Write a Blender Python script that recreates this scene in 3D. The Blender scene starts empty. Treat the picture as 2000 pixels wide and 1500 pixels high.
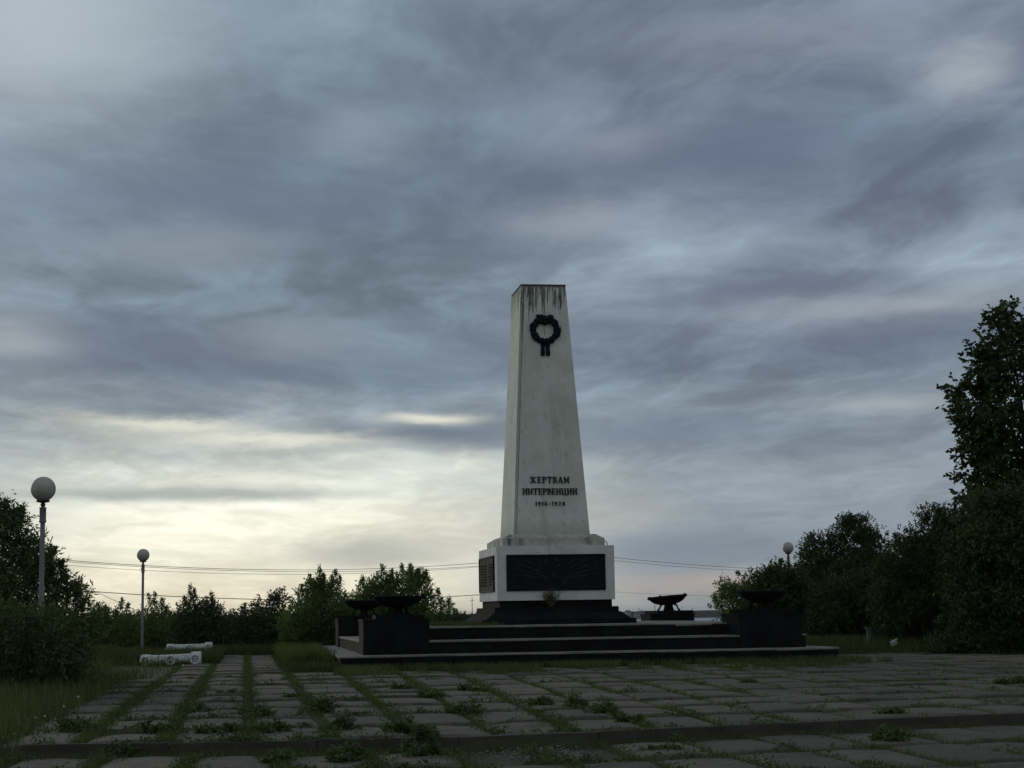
import bpy, bmesh, math, random
import numpy as np
from mathutils import Vector, Matrix, noise as mnoise

R = math.radians
sc = bpy.context.scene
COL = sc.collection

# ------------------------------------------------------------------ camera
F = 3500.0                      # focal length in pixels of the 2000 px wide photograph
PSI, TH, RHO = R(8.5), R(7.27), R(0.9)
CAM = np.array([0.0, 0.0, 1.6])
fw = np.array([math.sin(PSI) * math.cos(TH), math.cos(PSI) * math.cos(TH), math.sin(TH)])
rt = np.array([math.cos(PSI), -math.sin(PSI), 0.0])
up = np.cross(rt, fw)
rt2 = rt * math.cos(RHO) - up * math.sin(RHO)
up2 = up * math.cos(RHO) + rt * math.sin(RHO)
cam_data = bpy.data.cameras.new('camera')
cam = bpy.data.objects.new('camera', cam_data)
COL.objects.link(cam)
m = Matrix.Identity(4)
for i in range(3):
    m[i][0], m[i][1], m[i][2], m[i][3] = rt2[i], up2[i], -fw[i], CAM[i]
cam.matrix_world = m
cam_data.sensor_width = 36.0
cam_data.lens = F * 36.0 / 2000.0
cam_data.clip_start = 0.1
cam_data.clip_end = 30000.0
sc.camera = cam


def ray(px, py):
    return rt2 * (px - 1000) / F + up2 * (750 - py) / F + fw


def at_d(px, py, d):
    return CAM + ray(px, py) * d


def at_y(px, py, y):
    v = ray(px, py)
    return CAM + v * (y / v[1])


def at_z(px, py, z):
    v = ray(px, py)
    return CAM + v * ((z - CAM[2]) / v[2])


# ------------------------------------------------------------------ node helper
class NT:
    def __init__(self, tree):
        self.t = tree
        self.n = tree.nodes
        self.l = tree.links

    def new(self, typ, **kw):
        nd = self.n.new(typ)
        for k, v in kw.items():
            setattr(nd, k, v)
        return nd

    def put(self, sock, val):
        if val is None:
            return
        if isinstance(val, bpy.types.NodeSocket):
            self.l.new(val, sock)
        else:
            sock.default_value = val

    def math(self, op, a, b=None, c=None, clamp=False):
        nd = self.new('ShaderNodeMath', operation=op, use_clamp=clamp)
        self.put(nd.inputs[0], a)
        if b is not None:
            self.put(nd.inputs[1], b)
        if c is not None:
            self.put(nd.inputs[2], c)
        return nd.outputs[0]

    def sep(self, v):
        nd = self.new('ShaderNodeSeparateXYZ')
        self.l.new(v, nd.inputs[0])
        return nd.outputs

    def comb(self, x, y, z):
        nd = self.new('ShaderNodeCombineXYZ')
        for i, a in enumerate((x, y, z)):
            self.put(nd.inputs[i], a)
        return nd.outputs[0]

    def noise(self, vec, scale, detail=4, rough=0.5, dist=0.0):
        nd = self.new('ShaderNodeTexNoise')
        self.l.new(vec, nd.inputs['Vector'])
        nd.inputs['Scale'].default_value = scale
        nd.inputs['Detail'].default_value = detail
        nd.inputs['Roughness'].default_value = rough
        nd.inputs['Distortion'].default_value = dist
        return nd.outputs[0]

    def mix(self, fac, a, b, blend='MIX'):
        nd = self.new('ShaderNodeMix', data_type='RGBA', blend_type=blend)
        self.put(nd.inputs[0], fac)
        self.put(nd.inputs[6], a if isinstance(a, bpy.types.NodeSocket) else (*a[:3], 1))
        self.put(nd.inputs[7], b if isinstance(b, bpy.types.NodeSocket) else (*b[:3], 1))
        return nd.outputs[2]

    def smooth(self, v, a, b, lo=0.0, hi=1.0):
        nd = self.new('ShaderNodeMapRange', interpolation_type='SMOOTHSTEP')
        self.put(nd.inputs[0], v)
        nd.inputs[1].default_value = a
        nd.inputs[2].default_value = b
        nd.inputs[3].default_value = lo
        nd.inputs[4].default_value = hi
        return nd.outputs[0]

    def ramp(self, fac, stops):
        nd = self.new('ShaderNodeValToRGB')
        self.l.new(fac, nd.inputs[0])
        el = nd.color_ramp.elements
        el[0].position, el[0].color = stops[0][0], (*stops[0][1], 1)
        el[1].position, el[1].color = stops[-1][0], (*stops[-1][1], 1)
        for p, c in stops[1:-1]:
            e = el.new(p)
            e.color = (*c, 1)
        return nd.outputs[0]


def lin(r, g, b):
    return tuple(((c / 255) / 12.92 if c / 255 <= .04045 else ((c / 255 + .055) / 1.055) ** 2.4) for c in (r, g, b))


# ------------------------------------------------------------------ world: overcast evening sky
SUN_AZ, SUN_EL = R(-22.0), R(9.0)         # azimuth from +Y towards +X
world = bpy.data.worlds.new('World')
sc.world = world
world.use_nodes = True
W = NT(world.node_tree)
W.n.clear()
tc = W.new('ShaderNodeTexCoord')
sx, sy, sz = W.sep(tc.outputs['Generated'])
az = W.math('SUBTRACT', W.math('ARCTAN2', sx, sy), PSI)
el = W.math('ARCSINE', sz)
U = W.math('MULTIPLY', az, 180 / math.pi)          # degrees right of the view's centre line
V = W.math('MULTIPLY', el, 180 / math.pi)          # degrees above the horizon
# cloud plane coordinates
zc = W.math('ADD', W.math('MAXIMUM', sz, 0.0), 0.12)
rx_ = W.math('SUBTRACT', W.math('MULTIPLY', sx, math.cos(PSI)), W.math('MULTIPLY', sy, math.sin(PSI)))
ry_ = W.math('ADD', W.math('MULTIPLY', sx, math.sin(PSI)), W.math('MULTIPLY', sy, math.cos(PSI)))
pxx, pyy = W.math('DIVIDE', rx_, zc), W.math('DIVIDE', ry_, zc)
pyy = W.math('ADD', pyy, W.math('MULTIPLY', W.math('MAXIMUM', pxx, 0.0), 0.45))     # rolls climb towards the right
P = W.comb(W.math('MULTIPLY', pxx, 1.25), pyy, 0.0)
ctr = lambda s, k: W.math('MULTIPLY', W.math('SUBTRACT', s, 0.5), k)
wrp = W.noise(P, 1.1, 3, 0.5)
P2 = W.comb(W.math('ADD', W.math('MULTIPLY', pxx, 1.6), ctr(wrp, 1.0)), W.math('ADD', pyy, ctr(wrp, 0.5)), 3.7)
n_big = W.noise(P, 0.95, 6, 0.50)
n_mid = W.noise(P2, 2.3, 8, 0.55)
n_small = W.noise(P2, 6.5, 7, 0.60)
n_fine = W.noise(W.comb(W.math('MULTIPLY', U, 0.24), W.math('MULTIPLY', V, 0.9), 7.7), 1.0, 8, 0.60)
# warped elevation
Vw = W.math('ADD', V, W.math('ADD', ctr(n_fine, 2.4), ctr(n_mid, 2.2)))
q = W.math('DIVIDE', W.math('MAXIMUM', Vw, 0.0), 24.0, clamp=True)
left = W.ramp(q, [(0.0, lin(222, 212, 190)), (1.0 / 24, lin(236, 228, 205)), (2.5 / 24, lin(245, 241, 222)),
                  (4.0 / 24, lin(236, 236, 224)), (5.2 / 24, lin(186, 194, 193)), (6.2 / 24, lin(146, 158, 166)),
                  (7.6 / 24, lin(116, 131, 146)), (10.5 / 24, lin(122, 137, 151)), (14 / 24, lin(112, 127, 144)),
                  (19 / 24, lin(124, 138, 153)), (1.0, lin(118, 132, 148))])
right = W.ramp(q, [(0.0, lin(140, 146, 150)), (0.8 / 24, lin(138, 147, 154)), (1.8 / 24, lin(136, 147, 157)), (3.5 / 24, lin(139, 149, 159)),
                   (5.5 / 24, lin(133, 145, 157)), (8 / 24, lin(124, 137, 152)), (11.0 / 24, lin(136, 148, 162)), (12.5 / 24, lin(120, 132, 149)),
                   (15 / 24, lin(114, 127, 146)), (17.5 / 24, lin(126, 138, 155)), (1.0, lin(113, 125, 144))])
Uw = W.math('ADD', U, ctr(n_mid, 6.0))
gl = W.math('MULTIPLY', W.smooth(Uw, -6.0, 6.5, 1.0, 0.0), W.smooth(U, -20.0, -11.5, 0.25, 1.0))
base = W.mix(gl, right, left)
# cloud relief: dark bellies with fairly firm edges, lighter breaks, and a finer broken texture
dark = W.smooth(n_big, 0.40, 0.60, 0.0, 1.0)
lit = W.smooth(n_mid, 0.40, 0.62, 0.0, 1.0)
sml = W.smooth(n_small, 0.38, 0.68, 0.0, 1.0)
amp = W.smooth(V, 1.0, 8.0, 0.34, 1.0)
tex = W.math('ADD', W.math('MULTIPLY', W.math('SUBTRACT', dark, 0.5), 0.30),
             W.math('ADD', W.math('MULTIPLY', W.math('SUBTRACT', lit, 0.5), 0.34), W.math('MULTIPLY', W.math('SUBTRACT', sml, 0.45), 0.19)))
brk = W.math('MULTIPLY', W.math('MULTIPLY', W.smooth(n_mid, 0.58, 0.72), dark), 0.30)
fac = W.math('ADD', 1.075, W.math('MULTIPLY', W.math('ADD', tex, brk), amp))
facc = W.comb(W.math('MULTIPLY', W.math('POWER', fac, 1.02), 0.975), fac, W.math('POWER', fac, 0.94))
vm = W.new('ShaderNodeMix', data_type='RGBA', blend_type='MULTIPLY')
vm.inputs[0].default_value = 1.0
W.l.new(base, vm.inputs[6])
W.l.new(facc, vm.inputs[7])
cl = vm.outputs[2]


def blob(u0, v0, su, sv, nz=0.0):
    """elliptic patch of sky around (u0, v0) degrees, with a ragged outline"""
    a = W.math('DIVIDE', W.math('SUBTRACT', W.math('ADD', U, ctr(n_mid, nz * 2.5)), u0), su)
    b = W.math('DIVIDE', W.math('SUBTRACT', W.math('ADD', V, ctr(n_fine, nz * 1.3)), v0), sv)
    r2 = W.math('ADD', W.math('MULTIPLY', a, a), W.math('MULTIPLY', b, b))
    return W.math('POWER', 2.718, W.math('MULTIPLY', r2, -1.0))


# cloud breaks and dark rolls that have a place of their own in this sky
for (u0, v0, su, sv, nz, colr, k) in (
        (-2.6, 6.2, 1.1, 0.13, 0.6, lin(228, 229, 219), .70),
        (-2.5, 5.72, 2.6, 0.26, 0.6, lin(108, 124, 140), .80),
        (-11.0, 6.1, 2.6, 0.28, 1.4, lin(235, 236, 224), .60),
        (-7.5, 5.6, 3.5, 0.26, 1.4, lin(236, 237, 225), .60),
        (-5.6, 5.9, 1.0, 0.30, 0.6, lin(120, 136, 148), .70),
        (-12.6, 3.9, 3.6, 0.22, 0.6, lin(152, 165, 169), .45),
        (-8.6, 3.85, 3.4, 0.18, 0.6, lin(160, 170, 171), .60),
        (-4.6, 1.9, 2.6, 0.55, 1.0, lin(162, 168, 167), .55),
        (-15.5, 18.5, 5.0, 2.8, 2.0, lin(184, 196, 204), .75),
        (-8.0, 18.8, 3.0, 1.2, 2.0, lin(152, 164, 175), .50),
        (-7.0, 8.0, 9.5, 1.0, 2.0, lin(103, 118, 136), .50),
        (-14.0, 8.9, 2.5, 0.9, 2.0, lin(104, 119, 138), .50),
        (-9.0, 13.2, 8.0, 1.3, 2.0, lin(102, 117, 138), .45),
        (6.5, 14.2, 6.5, 1.3, 2.2, lin(102, 115, 137), .60),
        (14.8, 16.4, 1.3, 0.8, 1.6, lin(174, 184, 193), .60),
        (8.4, 10.1, 3.2, 0.5, 1.6, lin(102, 115, 136), .60),
        (2.2, 12.4, 2.6, 0.50, 1.4, lin(158, 167, 176), .50),
        (0.3, 16.6, 4.5, 1.0, 2.0, lin(108, 121, 139), .55),
        (-5.0, 15.3, 1.8, 0.9, 2.0, lin(142, 156, 170), .50),
        (-10.5, 11.8, 3.4, 0.6, 1.6, lin(136, 149, 162), .45),
        (-7.0, 9.2, 2.4, 0.6, 1.6, lin(140, 153, 163), .50),
        (-16.0, 8.6, 1.3, 0.6, 1.4, lin(168, 177, 183), .60),
        (12.0, 8.0, 5.5, 0.50, 1.6, lin(104, 117, 140), .50),
        (3.0, 14.9, 2.0, 0.5, 1.6, lin(146, 157, 170), .45),
        (9.2, 18.2, 4.0, 0.6, 2.0, lin(142, 152, 165), .45),
        (5.0, 5.6, 6.0, 0.5, 1.4, lin(114, 129, 147), .45),
        (12.0, 6.3, 2.0, 0.3, 1.0, lin(166, 173, 177), .45),
        (12.5, 9.5, 4.5, 0.40, 1.2, lin(164, 171, 178), .55),
        (5.0, 9.6, 3.5, 0.30, 1.2, lin(152, 161, 172), .45),
        (5.0, 1.9, 2.6, 0.50, 0.8, lin(122, 136, 152), .55),
        (3.2, 3.2, 1.8, 0.60, 0.8, lin(172, 175, 172), .45),
        (6.6, 0.9, 2.0, 0.28, 0.4, lin(176, 166, 160), .40)):
    if v0 > 7 and colr[0] > .25:
        colr, k = (colr[0] * .90, colr[1] * .98, colr[2] * 1.03), k * .85
    cl = W.mix(W.math('MULTIPLY', blob(u0, v0, su, sv, nz), k), cl, colr)
cl = W.mix(W.smooth(V, -4.0, -0.5, 0.0, 1.0), lin(48, 50, 46), cl)
# unseen sky behind the viewer, brightened and neutralised as added fill for front faces
back = W.smooth(W.math('ABSOLUTE', U), 35.0, 100.0, 0.0, 1.0)
cl = W.mix(W.math('MULTIPLY', back, 0.85), cl, lin(152, 158, 160))


def blob(u0, v0, su, sv, nz=0.0):
    """elliptic patch of sky around (u0, v0) degrees"""
    a = W.math('DIVIDE', W.math('SUBTRACT', U, u0), su)
    b = W.math('DIVIDE', W.math('SUBTRACT', W.math('ADD', V, ctr(n_fine, nz)), v0), sv)
    r2 = W.math('ADD', W.math('MULTIPLY', a, a), W.math('MULTIPLY', b, b))
    return W.math('POWER', 2.718, W.math('MULTIPLY', r2, -1.0))


# cloud breaks and dark rolls that have a place of their own in this sky
for (u0, v0, su, sv, nz, colr, k) in (
        (-2.6, 6.2, 1.3, 0.14, 0.5, lin(240, 236, 218), .80),
        (-2.7, 5.75, 2.6, 0.30, 0.6, lin(106, 119, 138), .80),
        (-11.0, 6.1, 2.6, 0.30, 1.6, lin(235, 233, 216), .55),
        (-7.5, 5.6, 3.5, 0.26, 1.6, lin(238, 236, 220), .55),
        (-12.6, 3.9, 3.6, 0.22, 0.6, lin(150, 162, 165), .45),
        (-8.6, 3.85, 3.4, 0.20, 0.6, lin(165, 172, 170), .55),
        (-4.6, 1.9, 2.6, 0.55, 1.0, lin(166, 170, 166), .55),
        (-15.5, 18.5, 5.0, 3.2, 2.0, lin(180, 192, 199), .75),
        (-7.0, 8.3, 9.5, 1.2, 2.0, lin(106, 118, 138), .40),
        (-9.0, 13.0, 7.0, 1.6, 2.0, lin(104, 117, 138), .35),
        (6.5, 14.2, 6.5, 1.4, 2.4, lin(94, 105, 128), .55),
        (14.8, 16.4, 1.4, 0.9, 1.8, lin(172, 180, 188), .55),
        (-5.0, 15.3, 1.8, 0.9, 2.0, lin(146, 158, 170), .50),
        (-10.5, 11.6, 3.4, 0.7, 1.6, lin(140, 151, 162), .45),
        (-7.0, 8.9, 2.4, 0.7, 1.6, lin(142, 154, 162), .50),
        (-15.5, 8.6, 1.6, 0.7, 1.6, lin(166, 173, 178), .55),
        (11.5, 8.6, 5.5, 0.55, 1.6, lin(108, 119, 141), .45),
        (3.5, 14.9, 2.0, 0.6, 1.6, lin(148, 157, 169), .40),
        (9.2, 18.0, 4.0, 0.7, 2.0, lin(144, 152, 164), .40),
        (4.0, 5.5, 6.0, 0.5, 1.4, lin(118, 131, 148), .40),
        (12.0, 6.3, 2.0, 0.3, 1.2, lin(166, 171, 174), .40),
        (8.4, 10.1, 3.2, 0.5, 1.6, lin(98, 109, 130), .50),
        (2.2, 12.4, 2.6, 0.55, 1.6, lin(156, 163, 170), .40),
        (9.0, 10.0, 7.0, 0.35, 1.6, lin(112, 122, 142), .30),
        (12.5, 9.3, 4.5, 0.40, 1.2, lin(163, 168, 174), .45),
        (5.0, 1.9, 2.6, 0.50, 0.8, lin(128, 139, 153), .55),
        (6.0, 0.8, 3.0, 0.40, 0.4, lin(184, 168, 160), .45)):
    cl = W.mix(W.math('MULTIPLY', blob(u0, v0, su, sv, nz), k), cl, colr)
cl = W.mix(W.smooth(V, -4.0, -0.5, 0.0, 1.0), lin(48, 50, 46), cl)
sky = W.new('ShaderNodeTexSky', sky_type='NISHITA')
sky.sun_disc = False
sky.sun_elevation = SUN_EL
sky.sun_rotation = SUN_AZ
sky.air_density = 1.5
bg1 = W.new('ShaderNodeBackground')
W.l.new(sky.outputs[0], bg1.inputs[0])
bg1.inputs[1].default_value = 0.08
bg2 = W.new('ShaderNodeBackground')
W.l.new(cl, bg2.inputs[0])
bg2.inputs[1].default_value = 1.0
mx = W.new('ShaderNodeMixShader')
mx.inputs[0].default_value = 0.985
W.l.new(bg1.outputs[0], mx.inputs[1])
W.l.new(bg2.outputs[0], mx.inputs[2])
wo = W.new('ShaderNodeOutputWorld')
W.l.new(mx.outputs[0], wo.inputs[0])

# ------------------------------------------------------------------ sun behind the clouds
sl = bpy.data.lights.new('sun', 'SUN')
sl.energy = 0.75
sl.angle = R(20)
sl.color = (1.0, 0.93, 0.80)
so = bpy.data.objects.new('sun', sl)
COL.objects.link(so)
sdir = Vector((math.sin(SUN_AZ) * math.cos(SUN_EL), math.cos(SUN_AZ) * math.cos(SUN_EL), math.sin(SUN_EL)))
so.rotation_euler = sdir.to_track_quat('Z', 'Y').to_euler()
so.location = (0, 0, 50)

vs = sc.view_settings
vs.view_transform = 'Standard'
vs.look = 'None'
vs.exposure = 0.0
vs.gamma = 1.0
sc.render.resolution_x = 1024
sc.render.resolution_y = 768


# ------------------------------------------------------------------ tagging and mesh helpers
def tag(o, label=None, cat=None, group=None, kind=None):
    if label:
        o['label'] = label
    if cat:
        o['category'] = cat
    if group:
        o['group'] = group
    if kind:
        o['kind'] = kind
    return o


def empty(name, loc, label, cat, group=None, rz=0.0):
    o = bpy.data.objects.new(name, None)
    COL.objects.link(o)
    o.location = loc
    o.rotation_euler = (0, 0, rz)
    o.empty_display_size = 0.3
    return tag(o, label, cat, group)


def link(name, me, mat, parent=None, smooth=False):
    o = bpy.data.objects.new(name, me)
    if mat:
        me.materials.append(mat)
    COL.objects.link(o)
    if parent:
        o.parent = parent
    if smooth:
        me.polygons.foreach_set('use_smooth', [True] * len(me.polygons))
    return o


def np_mesh(name, V_, Fc):
    """V_ (n,3), Fc (m,k): fast uniform polygon mesh"""
    me = bpy.data.meshes.new(name)
    V_ = np.asarray(V_, np.float32)
    Fc = np.asarray(Fc, np.int32)
    me.vertices.add(len(V_))
    me.vertices.foreach_set('co', V_.ravel())
    k = Fc.shape[1]
    me.loops.add(Fc.size)
    me.loops.foreach_set('vertex_index', Fc.ravel())
    me.polygons.add(len(Fc))
    me.polygons.foreach_set('loop_start', np.arange(len(Fc), dtype=np.int32) * k)
    me.polygons.foreach_set('loop_total', np.full(len(Fc), k, np.int32))
    me.update(calc_edges=True)
    return me


class MB:
    def __init__(self):
        self.v = []
        self.f = []

    def add(self, vs_, fs):
        b = len(self.v)
        self.v += [tuple(map(float, p)) for p in vs_]
        self.f += [[b + i for i in f] for f in fs]

    def frustum(self, c0, s0, c1, s1):
        """box between rectangle centred c0 (half sizes s0) and c1 (s1)"""
        vs_ = []
        for c, s in ((c0, s0), (c1, s1)):
            for a, b in ((-1, -1), (1, -1), (1, 1), (-1, 1)):
                vs_.append((c[0] + a * s[0], c[1] + b * s[1], c[2]))
        self.add(vs_, [(0, 3, 2, 1), (4, 5, 6, 7), (0, 1, 5, 4), (1, 2, 6, 5), (2, 3, 7, 6), (3, 0, 4, 7)])

    def box(self, x0, x1, y0, y1, z0, z1):
        c = ((x0 + x1) / 2, (y0 + y1) / 2)
        s = ((x1 - x0) / 2, (y1 - y0) / 2)
        self.frustum((*c, z0), s, (*c, z1), s)

    def hexa(self, p):
        self.add(p, [(0, 3, 2, 1), (4, 5, 6, 7), (0, 1, 5, 4), (1, 2, 6, 5), (2, 3, 7, 6), (3, 0, 4, 7)])

    def tube(self, pts, rad, n=8, cap=True):
        pts = [Vector(p) for p in pts]
        if not hasattr(rad, '__len__'):
            rad = [rad] * len(pts)
        b = len(self.v)
        for i, p in enumerate(pts):
            d = (pts[min(i + 1, len(pts) - 1)] - pts[max(i - 1, 0)]).normalized()
            a = d.cross(Vector((0, 1, 0)) if abs(d.y) < .9 else Vector((1, 0, 0))).normalized()
            c = d.cross(a)
            for k in range(n):
                t = 2 * math.pi * k / n
                self.v.append(tuple(p + (a * math.cos(t) + c * math.sin(t)) * rad[i]))
        for i in range(len(pts) - 1):
            for k in range(n):
                k2 = (k + 1) % n
                self.f.append([b + i * n + k, b + i * n + k2, b + (i + 1) * n + k2, b + (i + 1) * n + k])
        if cap:
            self.f.append([b + k for k in range(n)][::-1])
            e = b + (len(pts) - 1) * n
            self.f.append([e + k for k in range(n)])

    def lathe(self, prof, n=32, c=(0, 0, 0)):
        """prof: list of (r, z)"""
        b = len(self.v)
        for r_, z in prof:
            for k in range(n):
                t = 2 * math.pi * k / n
                self.v.append((c[0] + r_ * math.cos(t), c[1] + r_ * math.sin(t), c[2] + z))
        for i in range(len(prof) - 1):
            for k in range(n):
                k2 = (k + 1) % n
                self.f.append([b + i * n + k, b + i * n + k2, b + (i + 1) * n + k2, b + (i + 1) * n + k])

    def mesh(self, name, bevel=0.0, jitter=0.0, cuts=0, seed=0):
        me = bpy.data.meshes.new(name)
        me.from_pydata(self.v, [], self.f)
        if bevel or cuts or jitter:
            bm = bmesh.new()
            bm.from_mesh(me)
            bmesh.ops.recalc_face_normals(bm, faces=bm.faces)
            if bevel:
                es = [e for e in bm.edges if len(e.link_faces) == 2 and e.calc_face_angle(0) > .5]
                bmesh.ops.bevel(bm, geom=es, offset=bevel, segments=2, affect='EDGES', profile=.6)
            if cuts:
                bmesh.ops.subdivide_edges(bm, edges=bm.edges[:], cuts=cuts, use_grid_fill=True)
            if jitter:
                rr = random.Random(seed)
                for v in bm.verts:
                    n_ = mnoise.noise_vector(v.co * 1.7 + Vector((seed, 0, 0)))
                    v.co += n_ * jitter + Vector((rr.uniform(-1, 1), rr.uniform(-1, 1), rr.uniform(-1, 1))) * jitter * .3
            bm.to_mesh(me)
            bm.free()
        me.update()
        return me

    def build(self, name, mat, parent=None, smooth=False, **kw):
        return link(name, self.mesh(name, **kw), mat, parent, smooth)


def world_parent(o, root):
    """o's mesh is in world coordinates: keep it there under root"""
    o.parent = root
    o.matrix_parent_inverse = Matrix.Identity(4)
    o.data.transform(Matrix.Translation(-root.location))
    return o


# ------------------------------------------------------------------ materials
def new_mat(name):
    mt = bpy.data.materials.new(name)
    mt.use_nodes = True
    N = NT(mt.node_tree)
    N.n.clear()
    out = N.new('ShaderNodeOutputMaterial')
    return mt, N, out


def surf(name, c1, c2, scale=3.0, rough=0.85, bump=0.15, bscale=40.0, spots=None, spec=0.3, metallic=0.0, extra=None):
    mt, N, out = new_mat(name)
    co = N.new('ShaderNodeTexCoord').outputs['Object']
    n1 = N.noise(co, scale, 7, 0.62, 0.3)
    f1 = N.smooth(n1, 0.33, 0.67)
    col = N.mix(f1, c1, c2)
    n2 = N.noise(co, bscale, 4, 0.6)
    col = N.mix(N.smooth(n2, 0.3, 0.7, 0.0, 0.28), col, tuple(x * .55 for x in c1))
    if spots:
        n3 = N.noise(co, spots[0], 5, 0.7, 0.4)
        col = N.mix(N.smooth(n3, spots[1], spots[1] + .06, 0, spots[3]), col, spots[2])
    if extra:
        col = extra(N, co, col)
    b = N.new('ShaderNodeBsdfPrincipled')
    N.l.new(col, b.inputs['Base Color'])
    b.inputs['Roughness'].default_value = rough
    b.inputs['Specular IOR Level'].default_value = spec
    b.inputs['Metallic'].default_value = metallic
    if bump:
        bp = N.new('ShaderNodeBump')
        bp.inputs['Strength'].default_value = bump
        bp.inputs['Distance'].default_value = 0.02
        N.l.new(N.math('ADD', n2, N.math('MULTIPLY', n1, 1.5)), bp.inputs['Height'])
        N.l.new(bp.outputs[0], b.inputs['Normal'])
    N.l.new(b.outputs[0], out.inputs[0])
    return mt


def leafmat(name, c1, c2, trans=0.3, gloss=0.04, tcol=None):
    mt, N, out = new_mat(name)
    g = N.new('ShaderNodeNewGeometry')
    rnd = g.outputs['Random Per Island']
    co = N.new('ShaderNodeTexCoord').outputs['Object']
    n1 = N.noise(co, 0.9, 3, 0.6)
    f = N.math('ADD', N.math('MULTIPLY', rnd, 0.6), N.math('MULTIPLY', N.smooth(n1, .35, .65), 0.4), clamp=True)
    col = N.mix(f, c1, c2)
    d = N.new('ShaderNodeBsdfDiffuse')
    N.l.new(col, d.inputs[0])
    t = N.new('ShaderNodeBsdfTranslucent')
    tc_ = N.mix(0.5, col, tcol or (c2[0] * 1.6, c2[1] * 1.9, c2[2] * .8))
    N.l.new(tc_, t.inputs[0])
    m1 = N.new('ShaderNodeMixShader')
    m1.inputs[0].default_value = trans
    N.l.new(d.outputs[0], m1.inputs[1])
    N.l.new(t.outputs[0], m1.inputs[2])
    gl_ = N.new('ShaderNodeBsdfGlossy')
    gl_.inputs[0].default_value = (.8, .85, .8, 1)
    gl_.inputs[1].default_value = 0.5
    m2 = N.new('ShaderNodeMixShader')
    m2.inputs[0].default_value = gloss
    N.l.new(m1.outputs[0], m2.inputs[1])
    N.l.new(gl_.outputs[0], m2.inputs[2])
    N.l.new(m2.outputs[0], out.inputs[0])
    return mt


M = {}
M['ground'] = surf('soil_and_turf', (.030, .036, .016), (.052, .046, .030), 0.8, .95, .6, 12)
M['soil'] = M['ground']


def slab_extra(N, co, col):
    # each slab has its own grey, by which slab the point belongs to
    rnd = N.new('ShaderNodeNewGeometry').outputs['Random Per Island']
    col = N.mix(N.smooth(rnd, 0, 1, 0, .85), col, (.066, .063, .052))
    n = N.noise(co, 1.1, 6, .7, .5)
    col = N.mix(N.smooth(n, .50, .64, 0, .70), col, (.038, .040, .024))
    n2_ = N.noise(co, 3.4, 8, .75, .8)
    col = N.mix(N.smooth(n2_, .54, .62, 0, .45), col, (.155, .15, .13))
    vr = N.new('ShaderNodeTexVoronoi', feature='DISTANCE_TO_EDGE')
    N.l.new(co, vr.inputs['Vector'])
    vr.inputs['Scale'].default_value = .55
    ck = N.math('MULTIPLY', N.math('LESS_THAN', N.math('ADD', vr.outputs['Distance'], N.math('MULTIPLY', N.math('SUBTRACT', N.noise(co, 6, 3, .6), .5), .05)), .008), N.math('GREATER_THAN', rnd, .62))
    return N.mix(N.math('MULTIPLY', ck, .8), col, (.02, .02, .015))


M['slab'] = surf('weathered_paving', (.124, .112, .088), (.088, .080, .063), 1.6, .9, .5, 28, (60, .62, (.20, .19, .17), .5), extra=slab_extra)
M['kerb'] = surf('kerb_concrete', (.070, .066, .055), (.045, .043, .035), 2.0, .9, .5, 30)
M['dark'] = surf('blackened_stone', (.009, .009, .0105), (.017, .0168, .0175), 1.5, .95, .4, 14, (9, .66, (.06, .056, .05), .5), spec=.08)
M['tread'] = surf('worn_concrete_tread', (.27, .26, .225), (.16, .155, .135), 2.0, .85, .5, 25, (3, .60, (.10, .10, .085), .7))
M['bronze'] = surf('black_cast_metal', (.008, .009, .013), (.015, .016, .021), 3, .8, .3, 18, spec=.12)
M['plaque'] = surf('dark_bronze_plaque', (.026, .027, .026), (.045, .046, .042), 3, .9, .2, 18, spec=.12)
M['plaque_text'] = surf('raised_lettering', (.010, .010, .012), (.016, .016, .018), 3, .9, .1, 18, spec=.08)


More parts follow.
